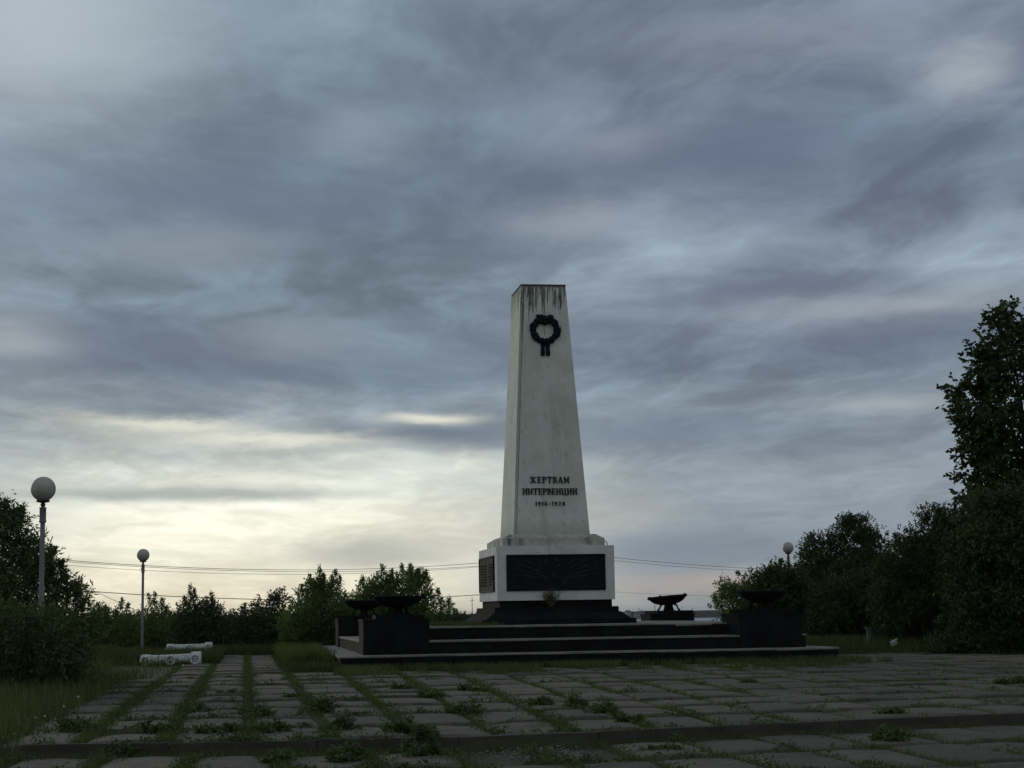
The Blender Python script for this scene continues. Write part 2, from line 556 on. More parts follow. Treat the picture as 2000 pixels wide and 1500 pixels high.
def shaft_extra(N, co, col):
    x, y, z = N.sep(co)
    # black runs of dirt from the top edge
    st = N.noise(N.comb(N.math('MULTIPLY', x, 7.0), N.math('MULTIPLY', y, 7.0), N.math('MULTIPLY', z, .35)), 1.0, 4, .7, .4)
    rag = N.noise(co, 14, 4, .6)
    hgt = N.math('SUBTRACT', z, 11.78)              # ~0 at the top edge, minus below
    k = N.math('ADD', N.math('MULTIPLY', N.math('SUBTRACT', st, .47), 12.0), N.math('ADD', N.math('MULTIPLY', hgt, 1.9), .95))
    k = N.math('ADD', k, N.math('MULTIPLY', N.math('SUBTRACT', rag, .5), 1.2))
    f = N.math('MULTIPLY', N.smooth(k, .25, 1.0, 0, .93), N.smooth(hgt, -1.9, -.6, 0, 1))
    # rim line right at the edge
    rim = N.smooth(N.math('ADD', hgt, N.math('MULTIPLY', rag, .10)), -.04, .02, 0, .95)
    col = N.mix(N.math('MAXIMUM', f, rim), col, (.012, .012, .011))
    # open joint and painted inset shadow beside the front left corner, wider and blacker near the top
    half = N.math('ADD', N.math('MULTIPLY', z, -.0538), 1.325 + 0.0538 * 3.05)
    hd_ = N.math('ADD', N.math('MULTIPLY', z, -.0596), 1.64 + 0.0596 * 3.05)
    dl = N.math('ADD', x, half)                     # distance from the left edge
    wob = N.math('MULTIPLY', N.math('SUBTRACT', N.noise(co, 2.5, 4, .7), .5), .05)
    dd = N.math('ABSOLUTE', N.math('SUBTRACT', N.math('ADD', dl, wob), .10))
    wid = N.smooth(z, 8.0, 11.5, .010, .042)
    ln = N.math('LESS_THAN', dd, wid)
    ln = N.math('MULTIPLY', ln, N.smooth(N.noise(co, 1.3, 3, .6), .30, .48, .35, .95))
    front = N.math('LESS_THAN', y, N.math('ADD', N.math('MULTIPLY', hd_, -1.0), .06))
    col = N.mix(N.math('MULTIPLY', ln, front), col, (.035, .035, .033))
    strip = N.math('MULTIPLY', N.math('LESS_THAN', dl, .10), front)  # corner strip darkened in colour to stand for the inset's shadow
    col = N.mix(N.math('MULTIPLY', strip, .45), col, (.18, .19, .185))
    # spotty mould lower down
    sp = N.noise(N.comb(N.math('MULTIPLY', x, 3), y, N.math('MULTIPLY', z, 1.3)), 2.2, 8, .75, .3)
    col = N.mix(N.smooth(sp, .55, .68, 0, .60), col, (.20, .215, .185))
    drp = N.noise(N.comb(N.math('MULTIPLY', x, 2.6), N.math('MULTIPLY', y, 2.6), N.math('MULTIPLY', z, .16)), 1.0, 7, .7, .3)
    col = N.mix(N.smooth(drp, .50, .72, 0, .42), col, (.30, .315, .285))
    pat = N.noise(co, .55, 3, .55)
    col = N.mix(N.smooth(pat, .42, .62, 0, .16), col, (.80, .80, .74))
    foot = N.smooth(N.math('ADD', z, N.math('MULTIPLY', rag, .5)), 3.9, 3.2, 0, .5)
    col = N.mix(foot, col, (.24, .25, .22))
    rs = N.noise(N.comb(x, y, N.math('MULTIPLY', z, 1.0)), 1.0, 3, .5)
    col = N.mix(N.smooth(rs, .45, .65, 0, .25), col, (.36, .39, .35))
    return col


def cornice_extra(N, co, col):
    x, y, z = N.sep(co)
    st = N.noise(N.comb(N.math('MULTIPLY', x, 6.0), N.math('MULTIPLY', y, 6.0), N.math('MULTIPLY', z, .8)), 1.0, 5, .75, .3)
    pl = N.noise(co, .9, 2, .5)
    f = N.math('MULTIPLY', N.smooth(st, .42, .62, 0, .85), N.smooth(pl, .42, .6, .25, 1))
    return N.mix(f, col, (.075, .075, .068))


def pedestal_extra(N, co, col):
    x, y, z = N.sep(co)
    st = N.noise(N.comb(N.math('MULTIPLY', x, 5.0), N.math('MULTIPLY', y, 5.0), N.math('MULTIPLY', z, .9)), 1.0, 5, .75, .3)
    col = N.mix(N.smooth(st, .60, .72, 0, .35), col, (.16, .15, .14))
    rt_ = N.noise(co, 6.0, 6, .75, .6)
    col = N.mix(N.math('MULTIPLY', N.smooth(rt_, .54, .64, 0, .6), N.smooth(N.math('ABSOLUTE', x), 1.1, .3, 0, 1)), col, (.17, .115, .07))
    return col


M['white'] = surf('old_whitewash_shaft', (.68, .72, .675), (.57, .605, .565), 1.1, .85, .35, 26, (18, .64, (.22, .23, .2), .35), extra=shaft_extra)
M['cornice'] = surf('whitewash_cornice', (.56, .565, .52), (.36, .36, .33), 1.6, .85, .5, 24, extra=cornice_extra)
M['pedestal'] = surf('whitewash_pedestal', (.68, .70, .685), (.57, .585, .57), 1.2, .85, .35, 26, (14, .66, (.2, .2, .18), .4), extra=pedestal_extra)
M['lampmetal'] = surf('grey_lamp_paint', (.17, .165, .185), (.12, .118, .135), 3, .6, .2, 30, spec=.35)
M['lampdark'] = surf('dark_fitting', (.05, .05, .058), (.035, .035, .04), 3, .6, .2, 30)
M['whitestone'] = surf('white_ornamental_concrete', (.80, .84, .85), (.62, .66, .66), 4, .85, .5, 22, (7, .62, (.16, .18, .14), .5))
M['bark'] = surf('bark', (.05, .042, .034), (.028, .024, .02), 5, .9, .6, 25)
M['wood'] = surf('old_pole_timber', (.075, .068, .062), (.045, .042, .04), 4, .85, .3, 22)
M['wire'] = surf('wire_black', (.02, .02, .022), (.03, .03, .032), 3, .6, 0, 20)
M['greenpaint'] = surf('faded_green_paint', (.085, .165, .13), (.055, .11, .09), 4, .7, .2, 20)
M['bag'] = surf('pale_plastic', (.50, .55, .58), (.38, .42, .45), 6, .5, .2, 14)
M['gravel'] = surf('gravel_stone', (.26, .25, .24), (.14, .14, .13), 9, .9, .3, 40)
M['dry'] = surf('dry_stems', (.105, .085, .055), (.065, .052, .034), 9, .9, 0, 30)
M['farwall'] = surf('far_plaster', (.30, .31, .33), (.24, .25, .27), .1, .9, 0, 1)
M['farroof'] = surf('far_roof', (.12, .12, .13), (.09, .09, .10), .1, .9, 0, 1)
M['forest'] = surf('far_forest', (.018, .028, .020), (.030, .042, .030), .02, .95, 0, .2)
M['leaf_willow'] = leafmat('willow_leaf', (.034, .052, .012), (.068, .098, .020), .36, .05)
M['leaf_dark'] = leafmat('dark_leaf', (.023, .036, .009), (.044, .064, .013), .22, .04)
M['leaf_mid'] = leafmat('green_leaf', (.048, .074, .014), (.098, .142, .026), .48, .05)
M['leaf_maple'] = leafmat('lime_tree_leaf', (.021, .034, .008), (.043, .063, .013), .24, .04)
M['weed'] = leafmat('weed_leaf', (.030, .050, .014), (.066, .092, .024), .25, .04)
M['grass'] = leafmat('grass_blade', (.040, .060, .012), (.088, .098, .022), .30, .04)
M['grassdark'] = leafmat('shaded_grass', (.028, .042, .010), (.058, .070, .018), .25, .03)
M['dandelion_head'] = surf('dandelion_fluff', (.72, .72, .70), (.6, .6, .58), 9, .9, 0, 30)
M['yellow'] = surf('yellow_petals', (.70, .50, .03), (.6, .4, .03), 9, .8, 0, 30)

mt, N_, out_ = new_mat('opal_globe')
co_ = N_.new('ShaderNodeTexCoord').outputs['Object']
nz_ = N_.noise(co_, 5, 6, .7)
cg_ = N_.mix(N_.smooth(nz_, .4, .68), (.52, .51, .46), (.40, .39, .34))
d_ = N_.new('ShaderNodeBsdfPrincipled')
N_.l.new(cg_, d_.inputs['Base Color'])
d_.inputs['Roughness'].default_value = .45
t_ = N_.new('ShaderNodeBsdfTranslucent')
N_.l.new(cg_, t_.inputs[0])
ms_ = N_.new('ShaderNodeMixShader')
ms_.inputs[0].default_value = .22
N_.l.new(d_.outputs[0], ms_.inputs[1])
N_.l.new(t_.outputs[0], ms_.inputs[2])
N_.l.new(ms_.outputs[0], out_.inputs[0])
M['globe'] = mt

mt, N_, out_ = new_mat('river_water')
co_ = N_.new('ShaderNodeTexCoord').outputs['Object']
b_ = N_.new('ShaderNodeBsdfPrincipled')
b_.inputs['Base Color'].default_value = (.05, .06, .07, 1)
b_.inputs['Roughness'].default_value = .22
bp_ = N_.new('ShaderNodeBump')
bp_.inputs['Strength'].default_value = .4
bp_.inputs['Distance'].default_value = .5
N_.l.new(N_.noise(co_, .15, 6, .6), bp_.inputs['Height'])
N_.l.new(bp_.outputs[0], b_.inputs['Normal'])
N_.l.new(b_.outputs[0], out_.inputs[0])
M['water'] = mt

# ------------------------------------------------------------------ the ground
KX = [-60, -2.8, -0.5, 3.4, 6.74, 11.4, 22, 60]
KY = [24.6, 24.2, 23.9, 23.55, 24.55, 25.6, 27.4, 33]


def kerb_y(x):
    return np.interp(x, KX, KY)


def upper_z(x, y):
    """ground height beyond the kerb"""
    z = -0.045 + 0 * x
    z = z + 0.10 * np.clip((-x - 3.2) / 3.0, 0, 1) * np.clip((y - 26) / 10, 0, 1)
    z = z + 0.24 * np.clip((x - 17.5) / 3.0, 0, 1) * np.clip((y - 61.5) / 4.0, 0, 1)
    t = np.clip((y - 112) / 70.0, 0, 1)
    z = z - 14.5 * t * t * (3 - 2 * t)
    t2 = np.clip((y - 2900) / 130.0, 0, 1)
    z = z + 5.0 * t2
    t3 = np.clip((y - 3400) / 3000.0, 0, 1)
    return z + 7.0 * t3


xs = np.concatenate([[-9000, -4000, -1500, -600, -250, -120, -70], np.arange(-40, 60.1, 1.0), [75, 120, 250, 600, 1500, 4000, 9000]])
ts = np.concatenate([[-60, -30, -22, -16, -12, -8, -4, -2, -1, -0.03, 0.03], np.arange(1, 60, 1.5), np.arange(61, 170, 4),
                     [200, 400, 900, 1800, 2700, 2850, 2900, 2960, 3100, 3400, 4500, 6500, 12000]])
XX, TT = np.meshgrid(xs, ts)
YY = kerb_y(XX) + TT
ZZ = np.where(TT < 0, -0.175, upper_z(XX, YY))
bumpz = np.array([[mnoise.noise(Vector((x * .35, y * .35, 0))) for x, y in zip(a, b)] for a, b in zip(XX, YY)])
ZZ = ZZ + np.where(np.abs(XX) < 60, bumpz * .012, 0)
nr, nc = XX.shape
idx = np.arange(nr * nc).reshape(nr, nc)
fc = np.stack([idx[:-1, :-1], idx[:-1, 1:], idx[1:, 1:], idx[1:, :-1]], -1).reshape(-1, 4)
tag(link('ground', np_mesh('ground', np.stack([XX, YY, ZZ], -1).reshape(-1, 3), fc), M['ground']), kind='structure')

b = MB()
b.box(-9000, 9000, 140, 3000, -12.5, -12.0)
tag(b.build('water', M['water']), kind='structure')

# far bank: forest mass in the distance
rg = np.random.default_rng(4)
nx_, ny_ = 900, 5
fx = np.linspace(-1500, 2600, nx_)
vv = []
for j in range(ny_):
    for i in range(nx_):
        h = 11.6 + 2.6 * mnoise.noise(Vector((fx[i] * .012, j * 3.1, 1))) + 2.2 * mnoise.noise(Vector((fx[i] * .06, j * 2.0, 5))) + rg.uniform(-.5, .5)
        h += 1.6 * float(np.interp(fx[i], [-200, 350], [1, 0]))
        prof = [0, .9, 1.0, 1.05, 0][j]
        vv.append((fx[i], 2995 + j * 14, -12.2 + h * prof))
idx = np.arange(nx_ * ny_).reshape(ny_, nx_)
fc = np.stack([idx[:-1, :-1], idx[:-1, 1:], idx[1:, 1:], idx[1:, :-1]], -1).reshape(-1, 4)
tag(link('far_forest', np_mesh('far_forest', vv, fc), M['forest']), 'dark line of forest along the far bank of the river', 'forest', kind='stuff')

# ------------------------------------------------------------------ paving slabs
rs = random.Random(11)


def joint_x(k, y):
    """x of column joint k at depth y: the columns fan slightly to the right"""
    s = float(np.interp(k, [-3, 1, 4, 12, 30], [0.0, 0.0, .05, .10, .12]))
    return -3.25 + 1.105 * (k + 3) + s * (y - 26)


slabV, slabF = [], []
joint_pts = []                     # places where grass may grow in the joints


def slab(x0, x1, x2, x3, y0, y1, y0r, y1r, z, rr):
    """corners: near left x0,y0; near right x1,y0r; far right x2,y1r; far left x3,y1"""
    n = 7
    ax, ay, az_ = rr.uniform(-.022, .022), rr.uniform(-.050, .004), rr.uniform(-.020, .010)
    if rr.random() < .15:
        ay += rr.choice((-.04, .04))
    dome = rr.uniform(.0, .030)
    b0 = len(slabV)
    par = [0, .035, .12, .5, .88, .965, 1]
    for j in range(n):
        for i in range(n):
            u, v = par[i], par[j]
            xa = x0 + (x1 - x0) * u
            xb = x3 + (x2 - x3) * u
            ya = y0 + (y0r - y0) * u
            yb = y1 + (y1r - y1) * u
            x, y = xa + (xb - xa) * v, ya + (yb - ya) * v
            e = min(u, 1 - u) * (x1 - x0)
            e2 = min(v, 1 - v) * (y1 - y0)
            ed = min(e, e2)
            rnd = 0 if ed > .05 else -.016 * (1 - ed / .05) ** 2
            c = 4 * u * (1 - u) * 4 * v * (1 - v)
            wob = .018 * mnoise.noise(Vector((x * 1.4, y * 1.1, z * 9))) if ed == 0 else 0
            rnd -= .022 * max(0, 1 - math.hypot(e, e2) / .30)
            zz = z + az_ + ax * (u - .5) + ay * (v - .5) + dome * c + rnd
            slabV.append((x + wob * 2, y + wob * 4, zz))
    for j in range(n - 1):
        for i in range(n - 1):
            a = b0 + j * n + i
            slabF.append((a, a + 1, a + n + 1, a + n))
    ring = [b0 + i for i in range(n)] + [b0 + j * n + n - 1 for j in range(1, n)] + \
           [b0 + (n - 1) * n + i for i in range(n - 2, -1, -1)] + [b0 + j * n for j in range(n - 2, 0, -1)]
    b1 = len(slabV)
    for q_ in ring:
        x, y, zz = slabV[q_]
        slabV.append((x, y, z - .12))
    L = len(ring)
    for i in range(L):
        slabF.append((ring[i], b1 + i, b1 + (i + 1) % L, ring[(i + 1) % L]))


PL_X0, PL_X1, PL_Y0, PL_Y1 = 2.75, 17.95, 53.4, 72.8       # lowest step of the monument


def paved_left(y):
    return float(np.interp(y, [23, 30, 45, 60, 80], [-3.2, -3.2, -3.0, -2.2, -1.3]))


for r_ in range(19):
    for k in range(-3, 27):
        ysh = r_ * 2.83
        g = .06 + .16 * float(np.interp(k, [-3, 1, 5], [1.0, .75, .12]))      # joint width, wider on the left
        yb = 0.17 + ysh
        xm = joint_x(k, 24 + ysh)
        yk = float(kerb_y(xm + .5))
        wig = rs.uniform(-.05, .05)
        y0 = yk + yb + wig + .03
        y1 = yk + yb + 2.83 + rs.uniform(-.05, .03) - .05
        sl_ = float(kerb_y(xm + 1.1) - kerb_y(xm)) / 1.1 * (1 if r_ < 3 else .3)
        if r_ >= 3:
            y0 = 23.8 + yb + wig + .03 + .03 * xm
            y1 = y0 + 2.83 - .11
        else:
            t_ = r_ / 3.0
            y0 = y0 * (1 - t_) + (23.8 + yb + wig + .03 * xm) * t_
            y1 = yk * (1 - (r_ + 1) / 3) + (23.8 + .03 * xm) * (r_ + 1) / 3 + yb + 2.83 - .05
            y0 += .02
        xl, xr = joint_x(k, y0), joint_x(k + 1, y0)
        xl2, xr2 = joint_x(k, y1), joint_x(k + 1, y1)
        cx_, cy_ = (xl + xr2) / 2, (y0 + y1) / 2
        if cx_ < paved_left(cy_) or cx_ > 26.5 or cy_ > 77:
            continue
        if PL_X0 - .4 < cx_ < PL_X1 + .3 and cy_ > PL_Y0 - 1.0:
            continue
        if cx_ > 4 and cy_ > 63 - (cx_ - 18) * .3:
            continue
        if cx_ > 24.5 and cy_ > 57:
            continue
        joint_pts.append((xl, y0, xl2, y1, g, k))
        slab(xl + g / 2, xr - g / 2, xr2 - g / 2, xl2 + g / 2, y0, y1, y0 + sl_, y1 + sl_, 0.0, rs)
# lower terrace, in front of the kerb
low_joint = []
for r_ in range(4):
    for k in range(-3, 14):
        xm = joint_x(k, 22) + .35
        yk = float(kerb_y(xm + .5))
        y1 = yk - .35 - r_ * 2.6 + rs.uniform(-.05, .05)
        y0 = y1 - 2.5
        cx_ = xm + .55
        if cx_ < -2.4 and r_ == 0:
            continue
        if r_ == 0 and 3.0 < cx_ < 4.3:
            low_joint.append((xm, y0, xm, y1, .16, k))
            continue                                             # missing slab: gravel lies there
        g = .10 + .10 * float(np.interp(k, [-3, 1, 5], [1.0, .6, .1]))
        sl_ = float(kerb_y(xm + 1.1) - kerb_y(xm)) * .8
        low_joint.append((xm, y0, xm + .05, y1, g, k))
        slab(xm + g / 2 - .05, xm + 1.105 - g / 2 - .05, xm + 1.17 - g / 2, xm + .07 + g / 2, y0, y1, y0 + sl_, y1 + sl_, -.13, rs)
me = bpy.data.meshes.new('paving')
me.from_pydata(slabV, [], slabF)
me.update()
tag(link('paving', me, M['slab'], smooth=True), kind='structure')

# kerb: edging stones along the step
b = MB()
xk = -2.85
while xk < 24:
    x2 = min(xk + 1.9 + rs.uniform(-.1, .1), 24)
    dz0, dz1 = rs.uniform(-.008, .008), rs.uniform(-.008, .008)
    ya, yb = float(kerb_y(xk)), float(kerb_y(x2))
    b.hexa([(xk, ya, -.30), (x2 - .012, yb, -.30), (x2 - .012, yb + .16, -.30), (xk, ya + .16, -.30),
            (xk, ya, .002 + dz0), (x2 - .012, yb, .002 + dz1), (x2 - .012, yb + .16, .002 + dz1), (xk, ya + .16, .002 + dz0)])
    xk = x2
tag(b.build('kerb', M['kerb'], bevel=.012, cuts=2, jitter=.005), kind='structure')

# ------------------------------------------------------------------ stepped platform
plat = empty('stepped_platform', (10.35, 63, 0), 'wide dark three-step platform with worn pale treads under the white obelisk', 'steps')
STEPS = [(PL_X0, PL_X1, PL_Y0, PL_Y1, 0.0, .40), (3.56, 17.30, 54.56, 71.7, .39, .80), (4.6, 16.3, 56.0, 70.9, .79, 1.20)]
for si, (x0, x1, y0, y1, z0, z1) in enumerate(STEPS):
    b = MB()
    b.box(x0, x1, y0, y1, z0 - (.2 if si == 0 else 0), z1 - .055)
    st = world_parent(b.build('step', M['dark'], cuts=5, jitter=.006, seed=si), plat)
    t = MB()
    rr = random.Random(30 + si)
    ov = .035

    def strip(p0, p1, inward, w):
        """a run of tread slabs from p0 to p1, w wide towards 'inward'"""
        d = Vector((p1[0] - p0[0], p1[1] - p0[1], 0))
        L = d.length
        d.normalize()
        n_ = Vector((inward[0], inward[1], 0))
        s = 0.0
        while s < L - .05:
            e = min(s + rr.uniform(.9, 1.7), L)
            if L - e < .4:
                e = L
            za, zb = rr.uniform(-.006, .004), rr.uniform(-.006, .004)
            rag = 0
            fx0 = p0[0] + d.x * s
            if si == 2 and abs(d.x) > .5 and fx0 > 11.4 and p0[1] < 60:
                za, zb = rr.uniform(-.07, .005), rr.uniform(-.05, .01)
                rag = rr.uniform(0, .16)
            if si == 0 and abs(d.x) > .5 and fx0 > 10.4 and p0[1] < 60:
                za, zb = rr.uniform(-.03, .005), rr.uniform(-.03, .01)
                rag = rr.uniform(0, .10)
            a = Vector((p0[0], p0[1], 0)) + d * s + n_ * rag * rr.random()
            c = Vector((p0[0], p0[1], 0)) + d * (e - .012) + n_ * rag * rr.random()
            a2, c2 = Vector((p0[0], p0[1], 0)) + d * s + n_ * w, Vector((p0[0], p0[1], 0)) + d * (e - .012) + n_ * w
            q0 = [(a.x, a.y, z1 - .052 + za), (c.x, c.y, z1 - .052 + zb), (c2.x, c2.y, z1 - .052), (a2.x, a2.y, z1 - .052),
                  (a.x, a.y, z1 + za), (c.x, c.y, z1 + zb), (c2.x, c2.y, z1), (a2.x, a2.y, z1)]
            t.hexa(q0)
            s = e

    w = 1.6
    strip((x0 - ov, y0 - ov), (x1 + ov, y0 - ov), (0, 1), w)
    strip((x0 - ov, y0 + w), (x0 - ov, y1 + ov), (1, 0), w)
    strip((x1 + ov, y0 + w), (x1 + ov, y1 + ov), (-1, 0), w)
    if si == 2:
        t.box(x0 + w, x1 - w, y0 + w, y1 - .1, z1 - .052, z1 - .006)
    o = t.build('tread', M['tread'], bevel=.006, cuts=1, jitter=.004, seed=si + 3)
    world_parent(o, plat)
    o.parent = st
    # st has no transform of its own under plat: same local space

# ------------------------------------------------------------------ the four piers and their bowls
PIERS = [(3.50, 54.5, 'squat black stone pier at the front left corner of the steps'),
         (15.17, 54.5, 'squat black stone pier at the front right corner of the steps, by the bushes'),
         (3.50, 69.4, 'squat black stone pier at the far left corner, behind the near left pier'),
         (15.55, 69.0, 'squat black stone pier behind the steps, right of the white pedestal')]
BOWLS = ['wide black bowl on the front left pier of the steps',
         'wide black bowl on the front right pier, dark against the bushes',
         'wide black bowl on the far left pier, lowest looking of the four',
         'tilted black bowl on the far right pier, outlined against the sky']


def make_bowl_meshes():
    bowl = MB()
    bowl.lathe([(0, .225), (.14, .225), (.32, .245), (.48, .29), (.61, .36), (.70, .44), (.745, .51), (.775, .520),
                (.785, .55), (.775, .575), (.74, .580), (.70, .56), (.62, .50), (.48, .43), (.28, .38), (0, .36)], 40)
    # scrolled lugs on the rim
    for k in range(4):
        t = 2 * math.pi * k / 4
        c = Vector((math.cos(t), math.sin(t), 0))
        bowl.tube([c * .70 + Vector((0, 0, .575)), c * .78 + Vector((0, 0, .57)), c * .825 + Vector((0, 0, .53)), c * .80 + Vector((0, 0, .485))],
                  [.035, .048, .046, .030], 8)
    stem = MB()
    stem.lathe([(0, 0), (.21, 0), (.21, .03), (.17, .06), (.14, .12), (.15, .19), (.21, .25), (0, .25)], 20)
    legs = []
    for k in range(4):
        t = math.pi / 4 + k * math.pi / 2
        c = Vector((math.cos(t), math.sin(t), 0))
        l = MB()
        pts = [(.24, .25), (.30, .235), (.35, .19), (.375, .13), (.40, .07), (.44, .025), (.49, .02)]
        l.tube([c * a + Vector((0, 0, z)) for a, z in pts], [.045, .042, .036, .034, .036, .042, .03], 8)
        legs.append(l.mesh('leg'))
    bp = MB()
    bp.box(-.74, .74, -.74, .74, -.12, .0)
    return bowl.mesh('dish'), stem.mesh('stem'), legs, bp.mesh('base_slab', bevel=.01)


dish_m, stem_m, leg_ms, slab_m = make_bowl_meshes()
for (px_, py_, lb), bl, k in zip(PIERS, BOWLS, range(4)):
    pr = empty('stone_pier', (px_ + 1.0, py_ + 1.05, .4), lb, 'pier', 'corner piers of the steps')
    b = MB()
    b.box(-1.0, 1.0, -1.05, 1.05, 0, .99)
    b.build('body', M['dark'], pr, bevel=.015, cuts=3, jitter=.008, seed=k)
    b = MB()
    b.box(-1.02, 1.02, -1.07, 1.07, .992, 1.065)
    b.build('cap_slab', M['dark'], pr, bevel=.012, cuts=2, jitter=.006, seed=k + 8)
    dx = (.14, .06, .06, .07)[k]
    if k == 3:
        pr.scale = (.88, .85, 1)
    bw = empty('stone_bowl', (px_ + 1.0 + dx, py_ + 1.05, 1.588), bl, 'bowl', 'bowls on the corner piers', rz=(0, .4, .8, 0.15)[k])
    for nm, me_ in (('base_slab', slab_m), ('stem', stem_m)):
        o = link(nm, me_, None, bw, smooth=(nm == 'stem'))
        if not me_.materials:
            me_.materials.append(M['dark'])
    for lm in leg_ms:
        o = link('leg', lm, None, bw, smooth=True)
        if not lm.materials:
            lm.materials.append(M['dark'])
    o = link('dish', dish_m, None, bw, smooth=True)
    if not dish_m.materials:
        dish_m.materials.append(M['dark'])
    if k == 3:
        o.rotation_euler = (0, R(-5), 0)
        rd = MB()
        rd.tube([(-.66, -.2, .42), (-.67, -.2, .0)], .012, 6)
        rd.build('hanging_rod', M['wire'], bw)

# ------------------------------------------------------------------ the monument
XC, YC = 10.37, 62.32
mon = empty('obelisk_monument', (XC, YC, 1.2), 'tall tapering white obelisk with black wreath and lettering on a stained pedestal', 'monument')


def mpart(mb, name, mat, parent=None, **kw):
    o = mb.build(name, mat, **kw)
    world_parent(o, mon)
    if parent:
        o.parent = parent
    return o


b = MB()
b.box(XC - 2.62, XC + 2.62, YC - 2.90, YC + 2.90, 1.19, 1.36)
b.frustum((XC, YC, 1.36), (2.48, 2.76), (XC, YC, 1.60), (2.16, 2.44))
b.box(XC - 2.12, XC + 2.12, YC - 2.40, YC + 2.40, 1.60, 1.77)
b.box(XC - 1.93, XC + 1.93, YC - 2.22, YC + 2.22, 1.77, 1.995)
mpart(b, 'plinth', M['dark'], bevel=.012, cuts=1, jitter=.006)

# pedestal with real recesses for the panels
b = MB()
HW, HD = 2.02, 2.32
b.box(XC - HW, XC + HW, YC - HD, YC + HD, 1.995, 3.825)
ped = mpart(b, 'pedestal', M['pedestal'], bevel=.012)
b = MB()
b.box(XC - 1.755, XC + 1.755, YC - 2.05, YC + 2.05, 3.825, 4.095)
b.frustum((XC, YC, 4.097), (1.72, 2.01), (XC, YC, 4.235), (1.50, 1.80))
mpart(b, 'cornice', M['cornice'], bevel=.014, cuts=2, jitter=.006)

Z0, Z1 = 4.25, 12.98
H0, H1 = 1.325, 0.795
D0, D1 = 1.64, 1.12                             # half depths
LEAN = -0.06


def half_at(z):
    return H0 + (H1 - H0) * (z - Z0) / (Z1 - Z0)


b = MB()
b.frustum((XC, YC, Z0 - .02), (H0, D0), (XC + LEAN, YC, Z1), (H1, D1))
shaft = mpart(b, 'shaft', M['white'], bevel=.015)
# object space of the shaft: origin at (XC, YC, 1.2); local top z = 11.78
b = MB()
b.frustum((XC + LEAN, YC, Z1 + .001), (H1 + .012, D1 + .012), (XC + LEAN, YC, Z1 + .05), (H1 + .005, D1 + .005))
mpart(b, 'top_slab', M['kerb'], bevel=.008)


def fp(px, py, out=0.0):
    """point on the shaft's tilted front face seen at a pixel of the photograph"""
    n = Vector((0, -(Z1 - Z0), (D0 - D1))).normalized()
    p0 = Vector((XC, YC - D0, Z0))
    v = Vector(ray(px, py))
    c = Vector(CAM)
    t = (p0 - c).dot(n) / v.dot(n)
    return c + v * t + n * out, n


FN = Vector((0, -(Z1 - Z0), (D0 - D1))).normalized()
FU = Vector((0, (D0 - D1), (Z1 - Z0))).normalized()
FX = Vector((1, 0, 0))

